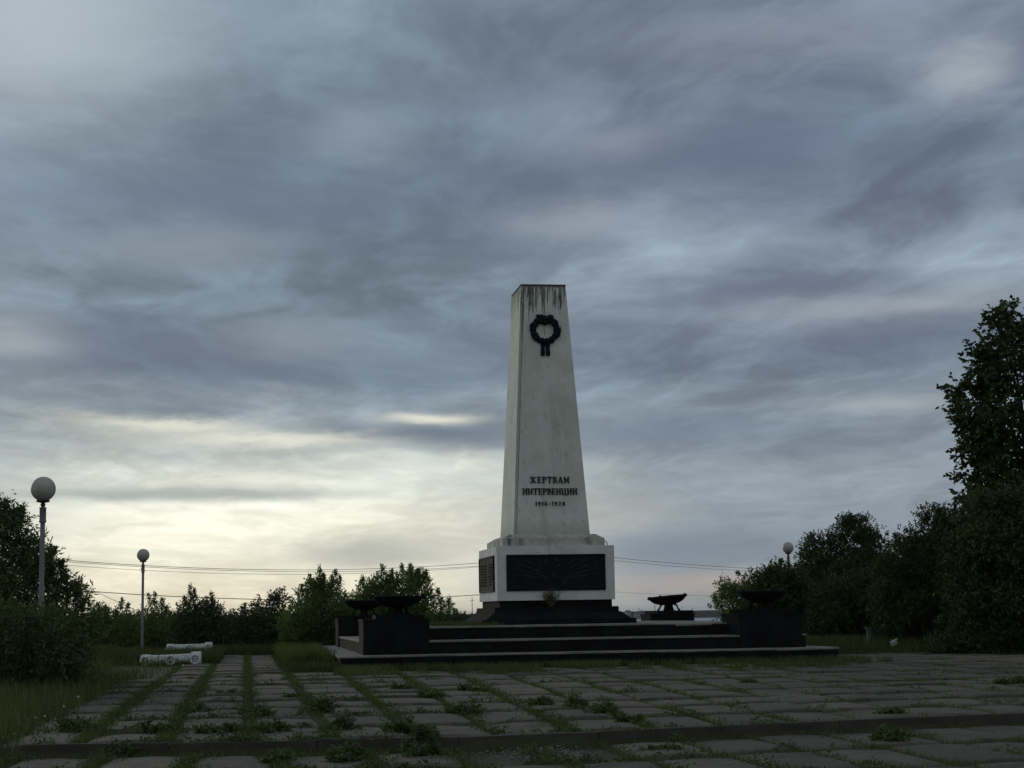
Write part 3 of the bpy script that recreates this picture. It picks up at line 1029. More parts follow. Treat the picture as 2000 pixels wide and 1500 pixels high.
# letters: strokes on a grid w x 10, (x0,y0,x1,y1) heavy stems and light serifs
GL = {
    'Ж': (10.6, [(5.3, 0, 5.3, 10, 1.9), (5.3, 5, 1.2, 9.4, 1.1), (5.3, 5, 9.4, 9.4, 1.1), (5.3, 5, 1.2, .6, 1.1), (5.3, 5, 9.4, .6, 1.1),
               (0, .4, 2.2, .4, .8), (8.4, .4, 10.6, .4, .8), (.2, 9.6, 2.2, 9.6, .8), (8.4, 9.6, 10.4, 9.6, .8)]),
    'Е': (6.2, [(1.5, 0, 1.5, 10, 1.9), (0, 9.5, 6, 9.5, 1.0), (0, .5, 6, .5, 1.0), (1.5, 5, 4.8, 5, 1.0), (5.7, 7.8, 5.7, 10, .7), (5.7, 0, 5.7, 2.2, .7), (4.8, 4, 4.8, 6, .6)]),
    'Р': (6.4, [(1.6, 0, 1.6, 10, 1.9), (0, .4, 3.2, .4, .8), (0, 9.5, 4.6, 9.5, 1.0), (4.4, 9.5, 5.7, 8.4, 1.2), (5.7, 8.6, 5.7, 6, 1.6), (5.7, 6.2, 4.4, 5, 1.2), (1.6, 4.9, 4.6, 4.9, 1.0)]),
    'Т': (7.0, [(3.5, 0, 3.5, 10, 1.9), (0, 9.5, 7, 9.5, 1.0), (.4, 7.4, .4, 10, .8), (6.6, 7.4, 6.6, 10, .8), (2, .4, 5, .4, .8)]),
    'В': (6.4, [(1.5, 0, 1.5, 10, 1.9), (0, 9.5, 4.4, 9.5, 1.0), (0, .5, 4.6, .5, 1.0), (1.5, 5.1, 4.4, 5.1, 1.0), (4.2, 9.4, 5.2, 8.4, 1.1),
                (5.2, 8.6, 5.2, 6.2, 1.5), (5.2, 6.3, 4.3, 5.2, 1.1), (4.4, 5.1, 5.7, 4.0, 1.1), (5.7, 4.2, 5.7, 1.6, 1.5), (5.7, 1.8, 4.4, .6, 1.1)]),
    'А': (7.6, [(.9, 0, 3.8, 10, 1.0), (6.7, 0, 3.8, 10, 1.9), (1.9, 3.2, 5.6, 3.2, .9), (0, .4, 2.2, .4, .8), (5.4, .4, 7.6, .4, .8)]),
    'М': (9.0, [(1.2, 0, 1.6, 10, 1.1), (7.6, 0, 7.3, 10, 1.9), (1.6, 9.6, 4.4, 2, 1.6), (7.2, 9.6, 4.5, 2, 1.1), (0, .4, 2.4, .4, .8), (6.2, .4, 9, .4, .8),
                (.2, 9.6, 2, 9.6, .8), (7, 9.6, 8.8, 9.6, .8)]),
    'И': (7.8, [(1.4, 0, 1.4, 10, 1.8), (6.4, 0, 6.4, 10, 1.8), (1.6, 1.4, 6.2, 8.6, 1.1), (0, .4, 2.8, .4, .8), (5, .4, 7.8, .4, .8), (0, 9.6, 2.8, 9.6, .8), (5, 9.6, 7.8, 9.6, .8)]),
    'Н': (7.6, [(1.4, 0, 1.4, 10, 1.8), (6.2, 0, 6.2, 10, 1.8), (1.4, 5, 6.2, 5, 1.0), (0, .4, 2.8, .4, .8), (4.8, .4, 7.6, .4, .8), (0, 9.6, 2.8, 9.6, .8), (4.8, 9.6, 7.6, 9.6, .8)]),
    'Ц': (8.0, [(1.4, 0, 1.4, 10, 1.8), (6.0, 0, 6.0, 10, 1.8), (0, .5, 7.8, .5, 1.0), (0, 9.6, 2.8, 9.6, .8), (4.6, 9.6, 7.4, 9.6, .8), (7.4, .6, 7.6, -2.0, 1.0)]),
    '1': (3.6, [(2.3, 0, 2.3, 10, 2.0), (2.2, 9.4, .5, 8.2, 1.3)]),
    '9': (6.2, [(1.3, 8.6, 1.3, 5.9, 1.7), (1.4, 8.9, 2.6, 9.6, 1.3), (2.4, 9.5, 4, 9.5, 1.2), (3.8, 9.5, 4.9, 8.6, 1.3), (5, 8.8, 5, 2, 1.8), (1.4, 5.7, 2.4, 4.8, 1.2),
                (2.3, 4.9, 5, 4.9, 1.1), (4.9, 2, 3.8, .7, 1.3), (4, .6, 2, .6, 1.2), (2.1, .6, 1.2, 1.8, 1.3)]),
    '8': (6.2, [(1.5, 8.6, 1.5, 6.4, 1.6), (4.8, 8.6, 4.8, 6.4, 1.6), (1.9, 9.5, 4.4, 9.5, 1.2), (1.8, 5.3, 4.5, 5.3, 1.2), (1.2, 4.4, 1.2, 1.4, 1.8), (5.1, 4.4, 5.1, 1.4, 1.8), (1.7, .6, 4.6, .6, 1.2)]),
    '2': (6.2, [(1.2, 7.4, 1.5, 8.8, 1.4), (1.5, 9.3, 4.4, 9.4, 1.3), (4.9, 9, 4.9, 6.4, 1.8), (4.9, 6.6, 1.0, 1.2, 1.4), (.6, .6, 5.7, .6, 1.3)]),
    '0': (6.4, [(1.3, 2, 1.3, 8, 1.9), (5.1, 2, 5.1, 8, 1.9), (1.5, 8.2, 2.6, 9.5, 1.3), (4.9, 8.2, 3.8, 9.5, 1.3), (1.5, 1.8, 2.6, .5, 1.3), (4.9, 1.8, 3.8, .5, 1.3), (2.4, 9.5, 4, 9.5, 1.1), (2.4, .5, 4, .5, 1.1)]),
    '-': (5.4, [(.6, 4.6, 4.8, 4.6, 1.3)]),
}


def letter_line(text, pxl, pyb, pxr, pyt):
    """one line of raised letters between the photo's left/right and bottom/top"""
    a, _ = fp(pxl, pyb)
    c, _ = fp(pxr, pyb)
    d, _ = fp((pxl + pxr) / 2, pyt)
    base = (a + c) / 2
    h = (d - base).length
    wtot = (c - a).length
    ws = [GL[ch][0] * h / 10 for ch in text]
    gap = (wtot - sum(ws)) / max(1, len(text) - 1)
    x = a.x
    slope = (c.z - a.z) / (c.x - a.x)
    e = 0
    for ch, w_ in zip(text, ws):
        mb = MB()
        sc_ = h / 10
        for (x0, y0, x1, y1, th) in GL[ch][1]:
            e += 1
            o0 = Vector((x, base.y, base.z)) + Vector((0, 0, slope * (x - base.x)))
            p0 = o0 + FX * x0 * sc_ + FU * y0 * sc_
            p1 = o0 + FX * x1 * sc_ + FU * y1 * sc_
            dd = (p1 - p0).normalized()
            sd = dd.cross(FN).normalized() * th * sc_ * .41
            o_, i_ = FN * (.045 + .0006 * (e % 9)), FN * -.02
            mb.hexa([p0 - sd + i_, p0 + sd + i_, p1 + sd + i_, p1 - sd + i_, p0 - sd + o_, p0 + sd + o_, p1 + sd + o_, p1 - sd + o_])
        x += w_ + gap
        mpart(mb, 'letter', M['bronze'])


for tx, a in (('ЖЕРТВАМ', (1034.5, 943.5, 1112, 931.2)), ('ИНТЕРВЕНЦИИ', (1020.5, 966, 1127.5, 953.8)), ('1918-1920', (1045.5, 987.8, 1103.5, 979.8))):
    letter_line(tx, *a)

# wreath on the shaft
wc, _ = fp(1063.8, 645)
rr = random.Random(5)
b = MB()


def on_face(u, v, o):
    return wc + FX * u + FU * v + FN * o


ringp = []
for k in range(49):
    t = 2 * math.pi * k / 48
    ru, rv = .425, .405
    top = math.exp(-((t - math.pi / 2) / .30) ** 2)
    ringp.append(on_face(ru * math.cos(t), rv * math.sin(t) - .02 * top, .045))
b.tube(ringp, [.105 + .020 * math.sin(k * 1.9) for k in range(49)], 8, cap=False)


def leaf3(mb, p, d, L, w_, up_=.03):
    s = d.cross(FN).normalized()
    q0 = [p, p + d * L * .45 + s * w_ * .5 + FN * .005, p + d * L + FN * .012, p + d * L * .45 - s * w_ * .5 + FN * .005]
    mid = p + d * L * .45 + FN * up_
    bb = len(mb.v)
    mb.v += [tuple(x_) for x_ in q0] + [tuple(mid)]
    mb.f += [[bb, bb + 1, bb + 4], [bb + 1, bb + 2, bb + 4], [bb + 2, bb + 3, bb + 4], [bb + 3, bb, bb + 4], [bb, bb + 3, bb + 2, bb + 1]]


for k in range(150):
    t = -math.pi / 2 + (k % 75) / 75 * math.pi * (1 if k < 75 else -1)
    sgn = 1 if k < 75 else -1
    rad = .425 + rr.uniform(-.07, .07)
    p = on_face(rad * math.cos(t), rad * .955 * math.sin(t), .07 + rr.uniform(0, .04))
    tang = (FX * -math.sin(t) + FU * math.cos(t)) * sgn
    outw = FX * math.cos(t) + FU * math.sin(t)
    d = (tang * 1.0 + outw * rr.uniform(-.75, .75)).normalized()
    leaf3(b, p, d, rr.uniform(.15, .21), rr.uniform(.09, .12))
for sg in (-1, 1):                                     # the two horns and the knot at the top
    for k in range(22):
        p = on_face(sg * (.17 + rr.uniform(-.06, .08)), .40 + rr.uniform(-.05, .03), .08)
        leaf3(b, p, (FU * 1.0 + FX * rr.uniform(-.5, .8) * sg).normalized(), .15, .08)
wre = mpart(b, 'wreath', M['bronze'])
b = MB()
for k in range(7):
    a_ = rr.uniform(-.12, .12)
    b.tube([on_face(a_, .36, .09), on_face(a_ * .8 + .01, .24 + abs(a_) * .4, .10)], [.05, .03], 6)
b.tube([on_face(-.18, .31, .08), on_face(0, .24, .10), on_face(.17, .30, .08)], [.05, .09, .05], 6)
b.tube([on_face(.0, .23, .05), on_face(-.02, .10, .012), on_face(.0, -.18, .012)], [.006, .005, .004], 5)
mpart(b, 'bow', M['bronze'], wre)
b = MB()
for sg in (-1, 1):
    xs_ = sg * .079
    prev = None
    for j in range(6):
        v0 = -.46 - j * .088
        wv = .074 + .006 * math.sin(j * 2.1)
        xo = xs_ + sg * .003 * j + .004 * math.sin(j * 1.7)
        cur = [on_face(xo - wv, v0, .03), on_face(xo + wv, v0, .03), on_face(xo + wv * .3, v0, .06), on_face(xo - wv, v0 - .0, .05)]
        if prev:
            lo = cur if j < 5 else [on_face(xo - wv, v0 - .04, .03), on_face(xo + wv, v0 - .01, .03), on_face(xo + wv * .3, v0 + .03, .06), on_face(xo - wv, v0 - .04, .05)]
            bb = len(b.v)
            b.v += [tuple(q_) for q_ in prev + lo]
            for i in range(4):
                i2 = (i + 1) % 4
                b.f.append([bb + i, bb + i2, bb + 4 + i2, bb + 4 + i])
            b.f += [[bb, bb + 1, bb + 2, bb + 3], [bb + 7, bb + 6, bb + 5, bb + 4]]
        prev = cur
mpart(b, 'ribbon', M['bronze'], wre)

# front relief panel
yF = YC - HD
x0, x1, z0, z1 = XC - 1.675, XC + 1.675, 2.335, 3.505
b = MB()
b.box(x0, x1, yF - .03, yF + .05, z0, z1)
pan = mpart(b, 'relief_panel', M['bronze'], bevel=.006)
b = MB()
fr = .045
b.box(x0 - .02, x1 + .02, yF - .075, yF - .0015, z1 - .03, z1 + .03)
b.box(x0 - .02, x1 + .02, yF - .055, yF - .0015, z0 - .02, z0 + fr)
b.box(x0 - .02, x0 + fr, yF - .055, yF - .0015, z0 + fr + .001, z1 - .031)
b.box(x1 - fr, x1 + .02, yF - .055, yF - .0015, z0 + fr + .001, z1 - .031)
mpart(b, 'panel_frame', M['bronze'], pan, bevel=.008)
b = MB()
for sg in (-1, 1):
    for (u0, v0, u1, v1) in ((.45, .60, 1.45, .95), (.50, .75, 1.20, 1.08), (.35, .85, .80, 1.10), (.45, .50, 1.52, .74), (.40, .42, 1.5, .55)):
        a_ = Vector((XC + sg * u0, yF - .028, z0 + v0))
        c_ = Vector((XC + sg * u1, yF - .028, z0 + v1))
        b.tube([a_, (a_ + c_) / 2, c_], [.010, .020, .010], 4)
for k in range(12):                                   # worn low figures in the middle, no longer legible
    u, v = rr.uniform(-.5, .5), rr.uniform(.12, .95)
    b.tube([(XC + u, yF - .02, z0 + v), (XC + u + rr.uniform(-.06, .06), yF - .045, z0 + v + rr.uniform(.03, .12)), (XC + u + rr.uniform(-.09, .09), yF - .02, z0 + v + rr.uniform(.12, .2))],
           [.02, .04, .02], 6)
for (u, v, l_) in ((-.08, 1.03, .16), (-.28, .93, .08), (.14, .96, .08), (.3, 1.02, .06)):
    b.tube([(XC + u, yF - .04, z0 + v), (XC + u + l_, yF - .045, z0 + v)], .018, 6)
mpart(b, 'sunray_relief', M['plaque'], pan)

# left plaque with two columns of names, too worn to read
xL = XC - HW
ya, yb_ = YC - HD + .56, YC + HD - .36
b = MB()
b.box(xL - .028, xL + .05, ya, yb_, z0 + .0, z1 - .0)
npq = mpart(b, 'name_plaque', M['plaque'], bevel=.006)
b = MB()
b.box(xL - .06, xL - .0015, ya - .02, yb_ + .02, z1 - .02, z1 + .03)
b.box(xL - .06, xL - .0015, ya - .02, yb_ + .02, z0 - .02, z0 + .03)
b.box(xL - .06, xL - .0015, ya - .02, ya + .03, z0 + .031, z1 - .021)
b.box(xL - .06, xL - .0015, yb_ - .03, yb_ + .02, z0 + .031, z1 - .021)
mpart(b, 'panel_frame', M['bronze'], npq, bevel=.006)
b = MB()
for cidx, (c0, c1) in enumerate(((ya + .22, ya + 1.30), (ya + 1.75, yb_ - .28))):
    nrow = 8 if cidx else 8
    for k in range(nrow):
        zz = z1 - .26 - k * .098
        y_ = c0 + rr.uniform(0, .1) + (.35 if (cidx == 0 and k > 5) else 0)
        yend = c1 - rr.uniform(0, .15) - (.2 if (cidx == 0 and k > 5) else 0)
        while y_ < yend:
            wl = rr.uniform(.03, .055)
            b.box(xL - .045, xL - .02, y_, y_ + wl, zz - .03, zz + .03)
            y_ += wl + rr.choice((.018, .02, .05))
mpart(b, 'worn_lettering', M['plaque_text'], npq)

# loose cable sticking out at the cornice's right end
b = MB()
p_ = [at_y(1180.5, 1056, 60.9), at_y(1183, 1057.5, 60.9), at_y(1185.5, 1061, 60.9), at_y(1186.5, 1067, 60.9)]
b.tube(p_, .016, 6)
mpart(b, 'cable_end', M['wire'])

# dried bunch of flowers leaning on the plinth
dc = at_y(1081, 1188, 59.55)
dq = empty('dried_bouquet', (dc[0], dc[1], 1.77), 'brown dried bunch of flowers leaning on the pedestal below the relief', 'bouquet')
dq.location = (dc[0], YC - 2.33, 1.775)
b = MB()
rb = random.Random(9)
for k in range(70):
    a_ = Vector((rb.uniform(-.05, .05), rb.uniform(-.04, .02), 0))
    e_ = Vector((rb.gauss(0, .16), rb.uniform(-.16, .03), rb.uniform(.2, .52)))
    b.tube([a_, (a_ + e_) / 2 + Vector((0, 0, .05)), e_], [.008, .006, .004], 4)
b.build('stems', M['dry'], dq)


def leafcloud(P0, D, L, Wd, rng):
    """kite leaves: P0 (n,3) bases, D (n,3) unit directions, lengths and widths"""
    n = len(P0)
    rv = rng.normal(size=(n, 3))
    S = np.cross(D, rv)
    S /= np.linalg.norm(S, axis=1, keepdims=True) + 1e-9
    L = np.broadcast_to(np.asarray(L, float), (n,))[:, None]
    Wd = np.broadcast_to(np.asarray(Wd, float), (n,))[:, None]
    mid = P0 + D * L * .42
    Vv = np.stack([P0, mid + S * Wd * .5, P0 + D * L, mid - S * Wd * .5], 1).reshape(-1, 3)
    Ff = np.arange(4 * n).reshape(n, 4)
    return Vv, Ff


rgb = np.random.default_rng(3)
pp = rgb.normal(size=(300, 3)) * [.15, .08, .13] + [0, -.06, .36]
dd = rgb.normal(size=(300, 3))
dd /= np.linalg.norm(dd, axis=1, keepdims=True)
vv_, ff_ = leafcloud(pp, dd, .06, .035, rgb)
link('dry_blooms', np_mesh('dry_blooms', vv_, ff_), M['dry'], dq)

# ------------------------------------------------------------------ street lamps
def make_lamp_meshes():
    a = MB(); a.lathe([(.0, 0), (.085, 0), (.085, .02), (.066, .05), (.058, 4.02), (0, 4.02)], 16)
    s = MB(); s.lathe([(0, 3.70), (.088, 3.70), (.092, 3.72), (.088, 3.74), (.080, 3.76), (.080, 4.03), (.088, 4.05), (.088, 4.07), (0, 4.07)], 16)
    s.tube([(-.06, 0, 3.86), (-.15, 0, 3.86)], .014, 6)
    n = MB(); n.lathe([(0, 4.07), (.045, 4.07), (.045, 4.10), (.060, 4.11), (.060, 4.155), (.045, 4.165), (.05, 4.18), (.15, 4.20), (.17, 4.235), (.15, 4.25), (0, 4.25)], 20)
    g = MB()
    pr_ = []
    R_ = .30
    cz = 4.25 + .27
    for k in range(25):
        t = -math.pi / 2 + .42 + (math.pi - .42) * k / 24
        pr_.append((max(R_ * math.cos(t), .0001), cz + R_ * math.sin(t)))
    g.lathe(pr_, 40)
    return a.mesh('pole'), s.mesh('sleeve'), n.mesh('neck'), g.mesh('globe')


lm = make_lamp_meshes()
for me_, k in zip(lm, ('lampmetal', 'lampmetal', 'lampdark', 'globe')):
    me_.materials.append(M[k])
for (px_, py_, d, lb) in ((84.5, 955, 43.8, 'white globe street lamp standing in the near left bushes, largest globe'),
                          (279.6, 1084.3, 85.5, 'white globe street lamp behind the two fallen white planters'),
                          (1539, 1070, 95.5, 'white globe street lamp poking above the trees on the right')):
    g_ = at_d(px_, py_, d)
    zb = g_[2] - 4.52
    gz = float(upper_z(np.array(g_[0]), np.array(g_[1])))
    lo = empty('street_lamp', (g_[0], g_[1], zb), lb, 'lamp', 'globe street lamps')
    if zb > gz:                                        # stand it on the turf
        lo.location.z = gz
        lo.scale = (1, 1, (g_[2] - gz) / 4.52)
    for nm, me_ in zip(('pole', 'sleeve', 'neck', 'globe'), lm):
        link(nm, me_, None, lo, smooth=True)
    if zb > gz:                                        # keep the globe round
        s_ = (g_[2] - gz) / 4.52
        lo.scale = (1, 1, 1)
        lo.children[0].scale = (1, 1, 1)
        for ch in lo.children:
            if ch.name.startswith('pole'):
                ch.scale.z = (4.02 + (s_ - 1) * 4.52) / 4.02
            else:
                ch.location.z = (s_ - 1) * 4.52
    else:
        # ground is higher than the lamp foot: let the pole run into the turf
        pass

# ------------------------------------------------------------------ fallen ornate planters
def planter_meshes():
    b = MB()
    b.box(-1.0, 1.0, -.17, .20, .14, .43)
    b.box(-1.03, -.70, -.21, .235, .03, .46)
    b.box(.70, 1.05, -.21, .235, 0, .49)
    body = b.mesh('body', bevel=.045, cuts=1, jitter=.008)
    ros = []
    for cx in (-.86, 0.0, .86):
        r_ = MB()
        for ri, ro, h in ((.120, .185, .095), (.045, .085, .070)):
            n = 28
            bb = len(r_.v)
            for rad, yy in ((ri, 0), (ri, -h), ((ri + ro) / 2, -h - .018), (ro, -h), (ro, 0)):
                for k in range(n):
                    t = 2 * math.pi * k / n
                    r_.v.append((rad * math.cos(t), yy, rad * math.sin(t)))
            for j in range(4):
                for k in range(n):
                    k2 = (k + 1) % n
                    r_.f.append([bb + j * n + k, bb + j * n + k2, bb + (j + 1) * n + k2, bb + (j + 1) * n + k])
        r_.tube([(0, 0, 0), (0, -.10, 0)], [.030, .02], 10)
        for k in range(8):
            t = 2 * math.pi * k / 8
            r_.tube([(0.085 * math.cos(t), -.02, .085 * math.sin(t)), (.120 * math.cos(t), -.03, .120 * math.sin(t))], [.008, .012], 5)
        ros.append((cx, r_.mesh('rosette')))
    sw = MB()
    for s0, s1 in ((-.68, -.22), (.22, .68)):
        pts = [(s0 + (s1 - s0) * i / 10, -.185, .33 - .13 * math.sin(math.pi * i / 10)) for i in range(11)]
        sw.tube(pts, [.02 + .02 * math.sin(math.pi * i / 10) for i in range(11)], 7)
        sw.tube([((s0 + s1) / 2, -.175, .33), ((s0 + s1) / 2, -.20, .26), ((s0 + s1) / 2, -.175, .20)], [.03, .055, .03], 7)
    return body, ros, sw.mesh('swag_relief')


pb, pros, psw = planter_meshes()
for me_ in [pb, psw] + [r_[1] for r_ in pros]:
    me_.materials.append(M['whitestone'])
for (pxl, pxr, pyc, d, rz, tilt, lb) in ((275, 393, 1288.5, 62.5, R(-3.0), R(1.5), 'white ornate concrete planter lying in the grass, the nearer of two'),
                                         (326, 415, 1265.5, 82.5, R(-3), R(1.0), 'white ornate concrete planter lying in the grass, farther from the paving')):
    c_ = at_d((pxl + pxr) / 2, pyc, d)
    ro = empty('concrete_planter', (c_[0], c_[1], c_[2] - .25), lb, 'planter', 'fallen white planters', rz=rz)
    ro.rotation_euler = (0, -tilt, rz)
    link('body', pb, None, ro)
    link('swag_relief', psw, None, ro, smooth=True)
    for cx, rm in pros:
        o = link('rosette', rm, None, ro, smooth=True)
        o.location = (cx, -.225 if abs(cx) > .5 else -.165, .24)

# ------------------------------------------------------------------ vegetation
def poly_area(pl):
    x, y = pl[:, 0], pl[:, 1]
    return .5 * abs(np.dot(x, np.roll(y, 1)) - np.dot(y, np.roll(x, 1)))


def inside(pts, pl):
    x, y = pts[:, 0], pts[:, 1]
    c = np.zeros(len(pts), bool)
    j = len(pl) - 1
    for i in range(len(pl)):
        xi, yi = pl[i]
        xj, yj = pl[j]
        cond = ((yi > y) != (yj > y)) & (x < (xj - xi) * (y - yi) / (yj - yi + 1e-9) + xi)
        c ^= cond
        j = i
    return c


def edge_dist(pts, pl):
    d = np.full(len(pts), 1e9)
    for i in range(len(pl)):
        a, b_ = pl[i], pl[(i + 1) % len(pl)]
        ab = b_ - a
        t = np.clip(((pts - a) @ ab) / (ab @ ab + 1e-9), 0, 1)
        d = np.minimum(d, np.linalg.norm(pts - (a + t[:, None] * ab), axis=1))
    return d


def crown(poly, d, clump, leafL, leafW, od=4.5, zflat=1.0, depth=1.6, upness=.5, droop=.2, shoots=(), seed=0, sprig=.30, gap=0.0, flat=1.0, maxn=120000):
    """foliage with the outline seen in the photo but its own depth: clumps of leafy sprigs
    spread through an inflated volume around distance d. Returns world verts, faces."""
    rng = np.random.default_rng(seed)
    pl = np.array(poly, float)
    s = d / F                                       # metres per photo pixel
    A = poly_area(pl) * s * s
    lo, hi = pl.min(0), pl.max(0)
    ncl = int(A / (clump * clump) * 2.6) + 6
    C = np.zeros((0, 2))
    while len(C) < ncl:
        p = rng.uniform(lo, hi, (ncl * 4, 2))
        p = p[inside(p, pl)]
        e = edge_dist(p, pl) * s
        p = p[e > clump * rng.uniform(.35, .9, len(p))]
        C = np.vstack([C, p])
        if len(p) == 0:
            clump *= .8
    C = C[:ncl]
    e = edge_dist(C, pl) * s
    off = rng.uniform(-1, 1, ncl) * np.minimum(e * 1.3 + .2, depth)
    cw = np.array([at_d(c[0], c[1], d + o) for c, o in zip(C, off)])
    nleaf = int(min(od * A * 4 / (leafL * leafW), maxn))
    per = 8
    nsp = nleaf // per
    w_ = rng.uniform(.45, 1.3, ncl)
    which = rng.choice(ncl, nsp, p=w_ / w_.sum())
    g = rng.normal(size=(nsp, 3))
    g /= np.linalg.norm(g, axis=1, keepdims=True)
    rad = clump * (.75 + .5 * (w_[which] / 1.3))
    t = rng.random(nsp) ** (.45)
    P = cw[which] + g * (rad * t)[:, None] * np.array([1, 1.15, flat])
    D = g * .8 + np.array([0, 0, upness]) + rng.normal(size=(nsp, 3)) * .35
    D /= np.linalg.norm(D, axis=1, keepdims=True)
    sl_ = sprig * rng.uniform(.5, 1.2, nsp)
    # shoots: leafy upright whips
    shp = []
    wood = []
    for (sx_, sy_, ln, wd) in shoots:
        tip = at_d(sx_, sy_, d + rng.uniform(-.4, .4))
        foot = tip - np.array([rng.uniform(-.1, .1), rng.uniform(-.1, .1), ln * s])
        wood.append((foot, tip))
        k = int(14 + ln * 1.3)
        for i in range(k):
            f = i / k
            shp.append((foot + (tip - foot) * f + rng.normal(size=3) * wd * s * .30 * (1.05 - f), f))
    tt = (np.arange(per) + .5) / per
    base = (P[:, None, :] + D[:, None, :] * (sl_[:, None] * tt)[:, :, None]).reshape(-1, 3)
    dirs = (D[:, None, :] * .55 + rng.normal(size=(nsp, per, 3)) * .55 + np.array([0, 0, -droop])).reshape(-1, 3)
    if shp:
        sb = np.array([p for p, f in shp])
        sb = np.repeat(sb, 4, 0) + rng.normal(size=(len(sb) * 4, 3)) * .035
        sd = rng.normal(size=(len(sb), 3)) * .7 + np.array([0, 0, .45])
        base = np.vstack([base, sb])
        dirs = np.vstack([dirs, sd])
    dirs[:, 2] *= zflat
    dirs /= np.linalg.norm(dirs, axis=1, keepdims=True) + 1e-9
    if gap > 0:                                     # sky holes
        nv = np.array([mnoise.noise(Vector(tuple(p * 1.15)) + Vector((seed, 0, 0))) for p in base[::per]])
        keep = np.repeat(nv > -gap, per)[:len(base)]
        if len(keep) < len(base):
            keep = np.concatenate([keep, np.ones(len(base) - len(keep), bool)])
        base, dirs = base[keep], dirs[keep]
    n = len(base)
    L = leafL * rng.uniform(.65, 1.25, n)
    Wd = leafW * rng.uniform(.7, 1.2, n)
    Vv, Ff = leafcloud(base, dirs, L, Wd, rng)
    return Vv, Ff, cw, wood


def plant(name, label, cat, poly, d, mat, foot, clump, leafL, leafW, group=None, stem='stems', fol='foliage', nst=7, trunk=None, **kw):
    Vv, Ff, cw, wood = crown(poly, d, clump, leafL, leafW, **kw)
    fx_, fy_ = foot
    base = at_d(fx_, 1200, d)
    gz = float(upper_z(np.array(base[0]), np.array(base[1])))
    org = np.array([base[0], base[1], gz])
    root = empty(name, tuple(org), label, cat, group)
    link(fol, np_mesh(fol, Vv - org, Ff), mat, root)
    b = MB()
    rr_ = random.Random(kw.get('seed', 0) + 77)
    hi = cw[np.argsort(-cw[:, 2])]
    targets = [hi[rr_.randrange(len(hi))] for _ in range(nst)]
    for tg in targets:
        tg = Vector(tg - org)
        if trunk:
            r0, zt = trunk
            fork = Vector((0, 0, min(zt, tg.z * .8) * rr_.uniform(.6, 1.0)))
            a = Vector((0, 0, -.1))
            mid = fork + (tg - fork) * .5 + Vector((0, 0, .12 * (tg - fork).length))
            b.tube([fork - Vector((0, 0, .1)), mid, tg], [r0 * .45, r0 * .25, .015], 7)
        else:
            a = Vector((rr_.uniform(-.3, .3), rr_.uniform(-.2, .2), -.1))
            mid = Vector((a.x * .6 + tg.x * .4, a.y * .6 + tg.y * .4, tg.z * .55))
            b.tube([a, mid, tg], [.045, .03, .01], 6)
    if trunk:
        r0, zt = trunk
        b.tube([(0, 0, -.1), (0.03, 0, zt * .35), (-.04, .02, zt * .7), (0, 0, zt)], [r0 * 1.25, r0 * .95, r0 * .8, r0 * .6], 12)
    for f_, t_ in wood:
        b.tube([Vector(f_ - org), Vector(t_ - org)], [.012, .004], 4)
    b.build(stem, M['bark'], root, smooth=True)
    return root


G_L = 'bushes along the left side'
G_R = 'trees and bushes on the right'
# near left bush behind the lamp
plant('willow_bush', 'tall narrow-leaved bush behind the nearest globe lamp at the left edge', 'bush',
      [(-90, 960), (-30, 950), (0, 985), (14, 990), (30, 1000), (48, 1000), (58, 1022), (56, 1040), (78, 1050), (90, 1068), (112, 1076), (122, 1098), (132, 1112), (126, 1126),
       (148, 1136), (166, 1152), (184, 1165), (192, 1200), (176, 1330), (60, 1360), (-100, 1380)], 48.0, M['leaf_willow'], (30, 0),
        .24, .170, .042, G_L, seed=1, od=4.8, depth=1.7, upness=.6, droop=.25, sprig=.34, maxn=90000,
      shoots=((8, 978, 40, 16), (44, 988, 35, 18), (104, 1072, 30, 14), (118, 1098, 26, 14), (145, 1140, 24, 12), (28, 1000, 30, 16), (100, 1106, 25, 14)))
plant('willow_bush', 'low dark bush at the left edge hiding the foot of the nearest lamp', 'bush',
      [(-120, 1190), (-40, 1165), (10, 1180), (50, 1193), (85, 1196), (110, 1203), (140, 1216), (160, 1240), (172, 1275), (190, 1300), (185, 1330), (150, 1335), (110, 1352), (70, 1350), (20, 1372), (-20, 1370), (-120, 1390)],
      40.5, M['leaf_willow'], (40, 0), .24, .125, .036, G_L, seed=2, od=3.8, depth=1.5, upness=.3, droop=.3, maxn=80000)
# left hedge
plant('shrub', 'leafy shrub between the willow bush and the farther left lamp', 'bush',
      [(150, 1225), (176, 1200), (190, 1190), (205, 1186), (222, 1196), (240, 1184), (258, 1196), (275, 1204), (280, 1250), (270, 1280), (160, 1290)], 88, M['leaf_mid'], (215, 0),
      .36, .13, .055, G_L, seed=3, od=4.0, depth=1.5,
      shoots=((192, 1178, 22, 12), (206, 1182, 20, 12), (238, 1170, 24, 14), (250, 1180, 18, 12), (228, 1188, 18, 12)))
plant('shrub', 'leafy shrub with thin shoots just right of the farther left lamp', 'bush',
      [(262, 1225), (272, 1200), (288, 1185), (300, 1180), (318, 1182), (328, 1198), (350, 1204), (360, 1250), (352, 1285), (265, 1285)], 90, M['leaf_mid'], (310, 0),
      .34, .12, .052, G_L, seed=4, od=3.6, depth=1.5,
      shoots=((290, 1160, 26, 14), (303, 1157, 30, 14), (316, 1168, 24, 12), (324, 1184, 18, 10)))
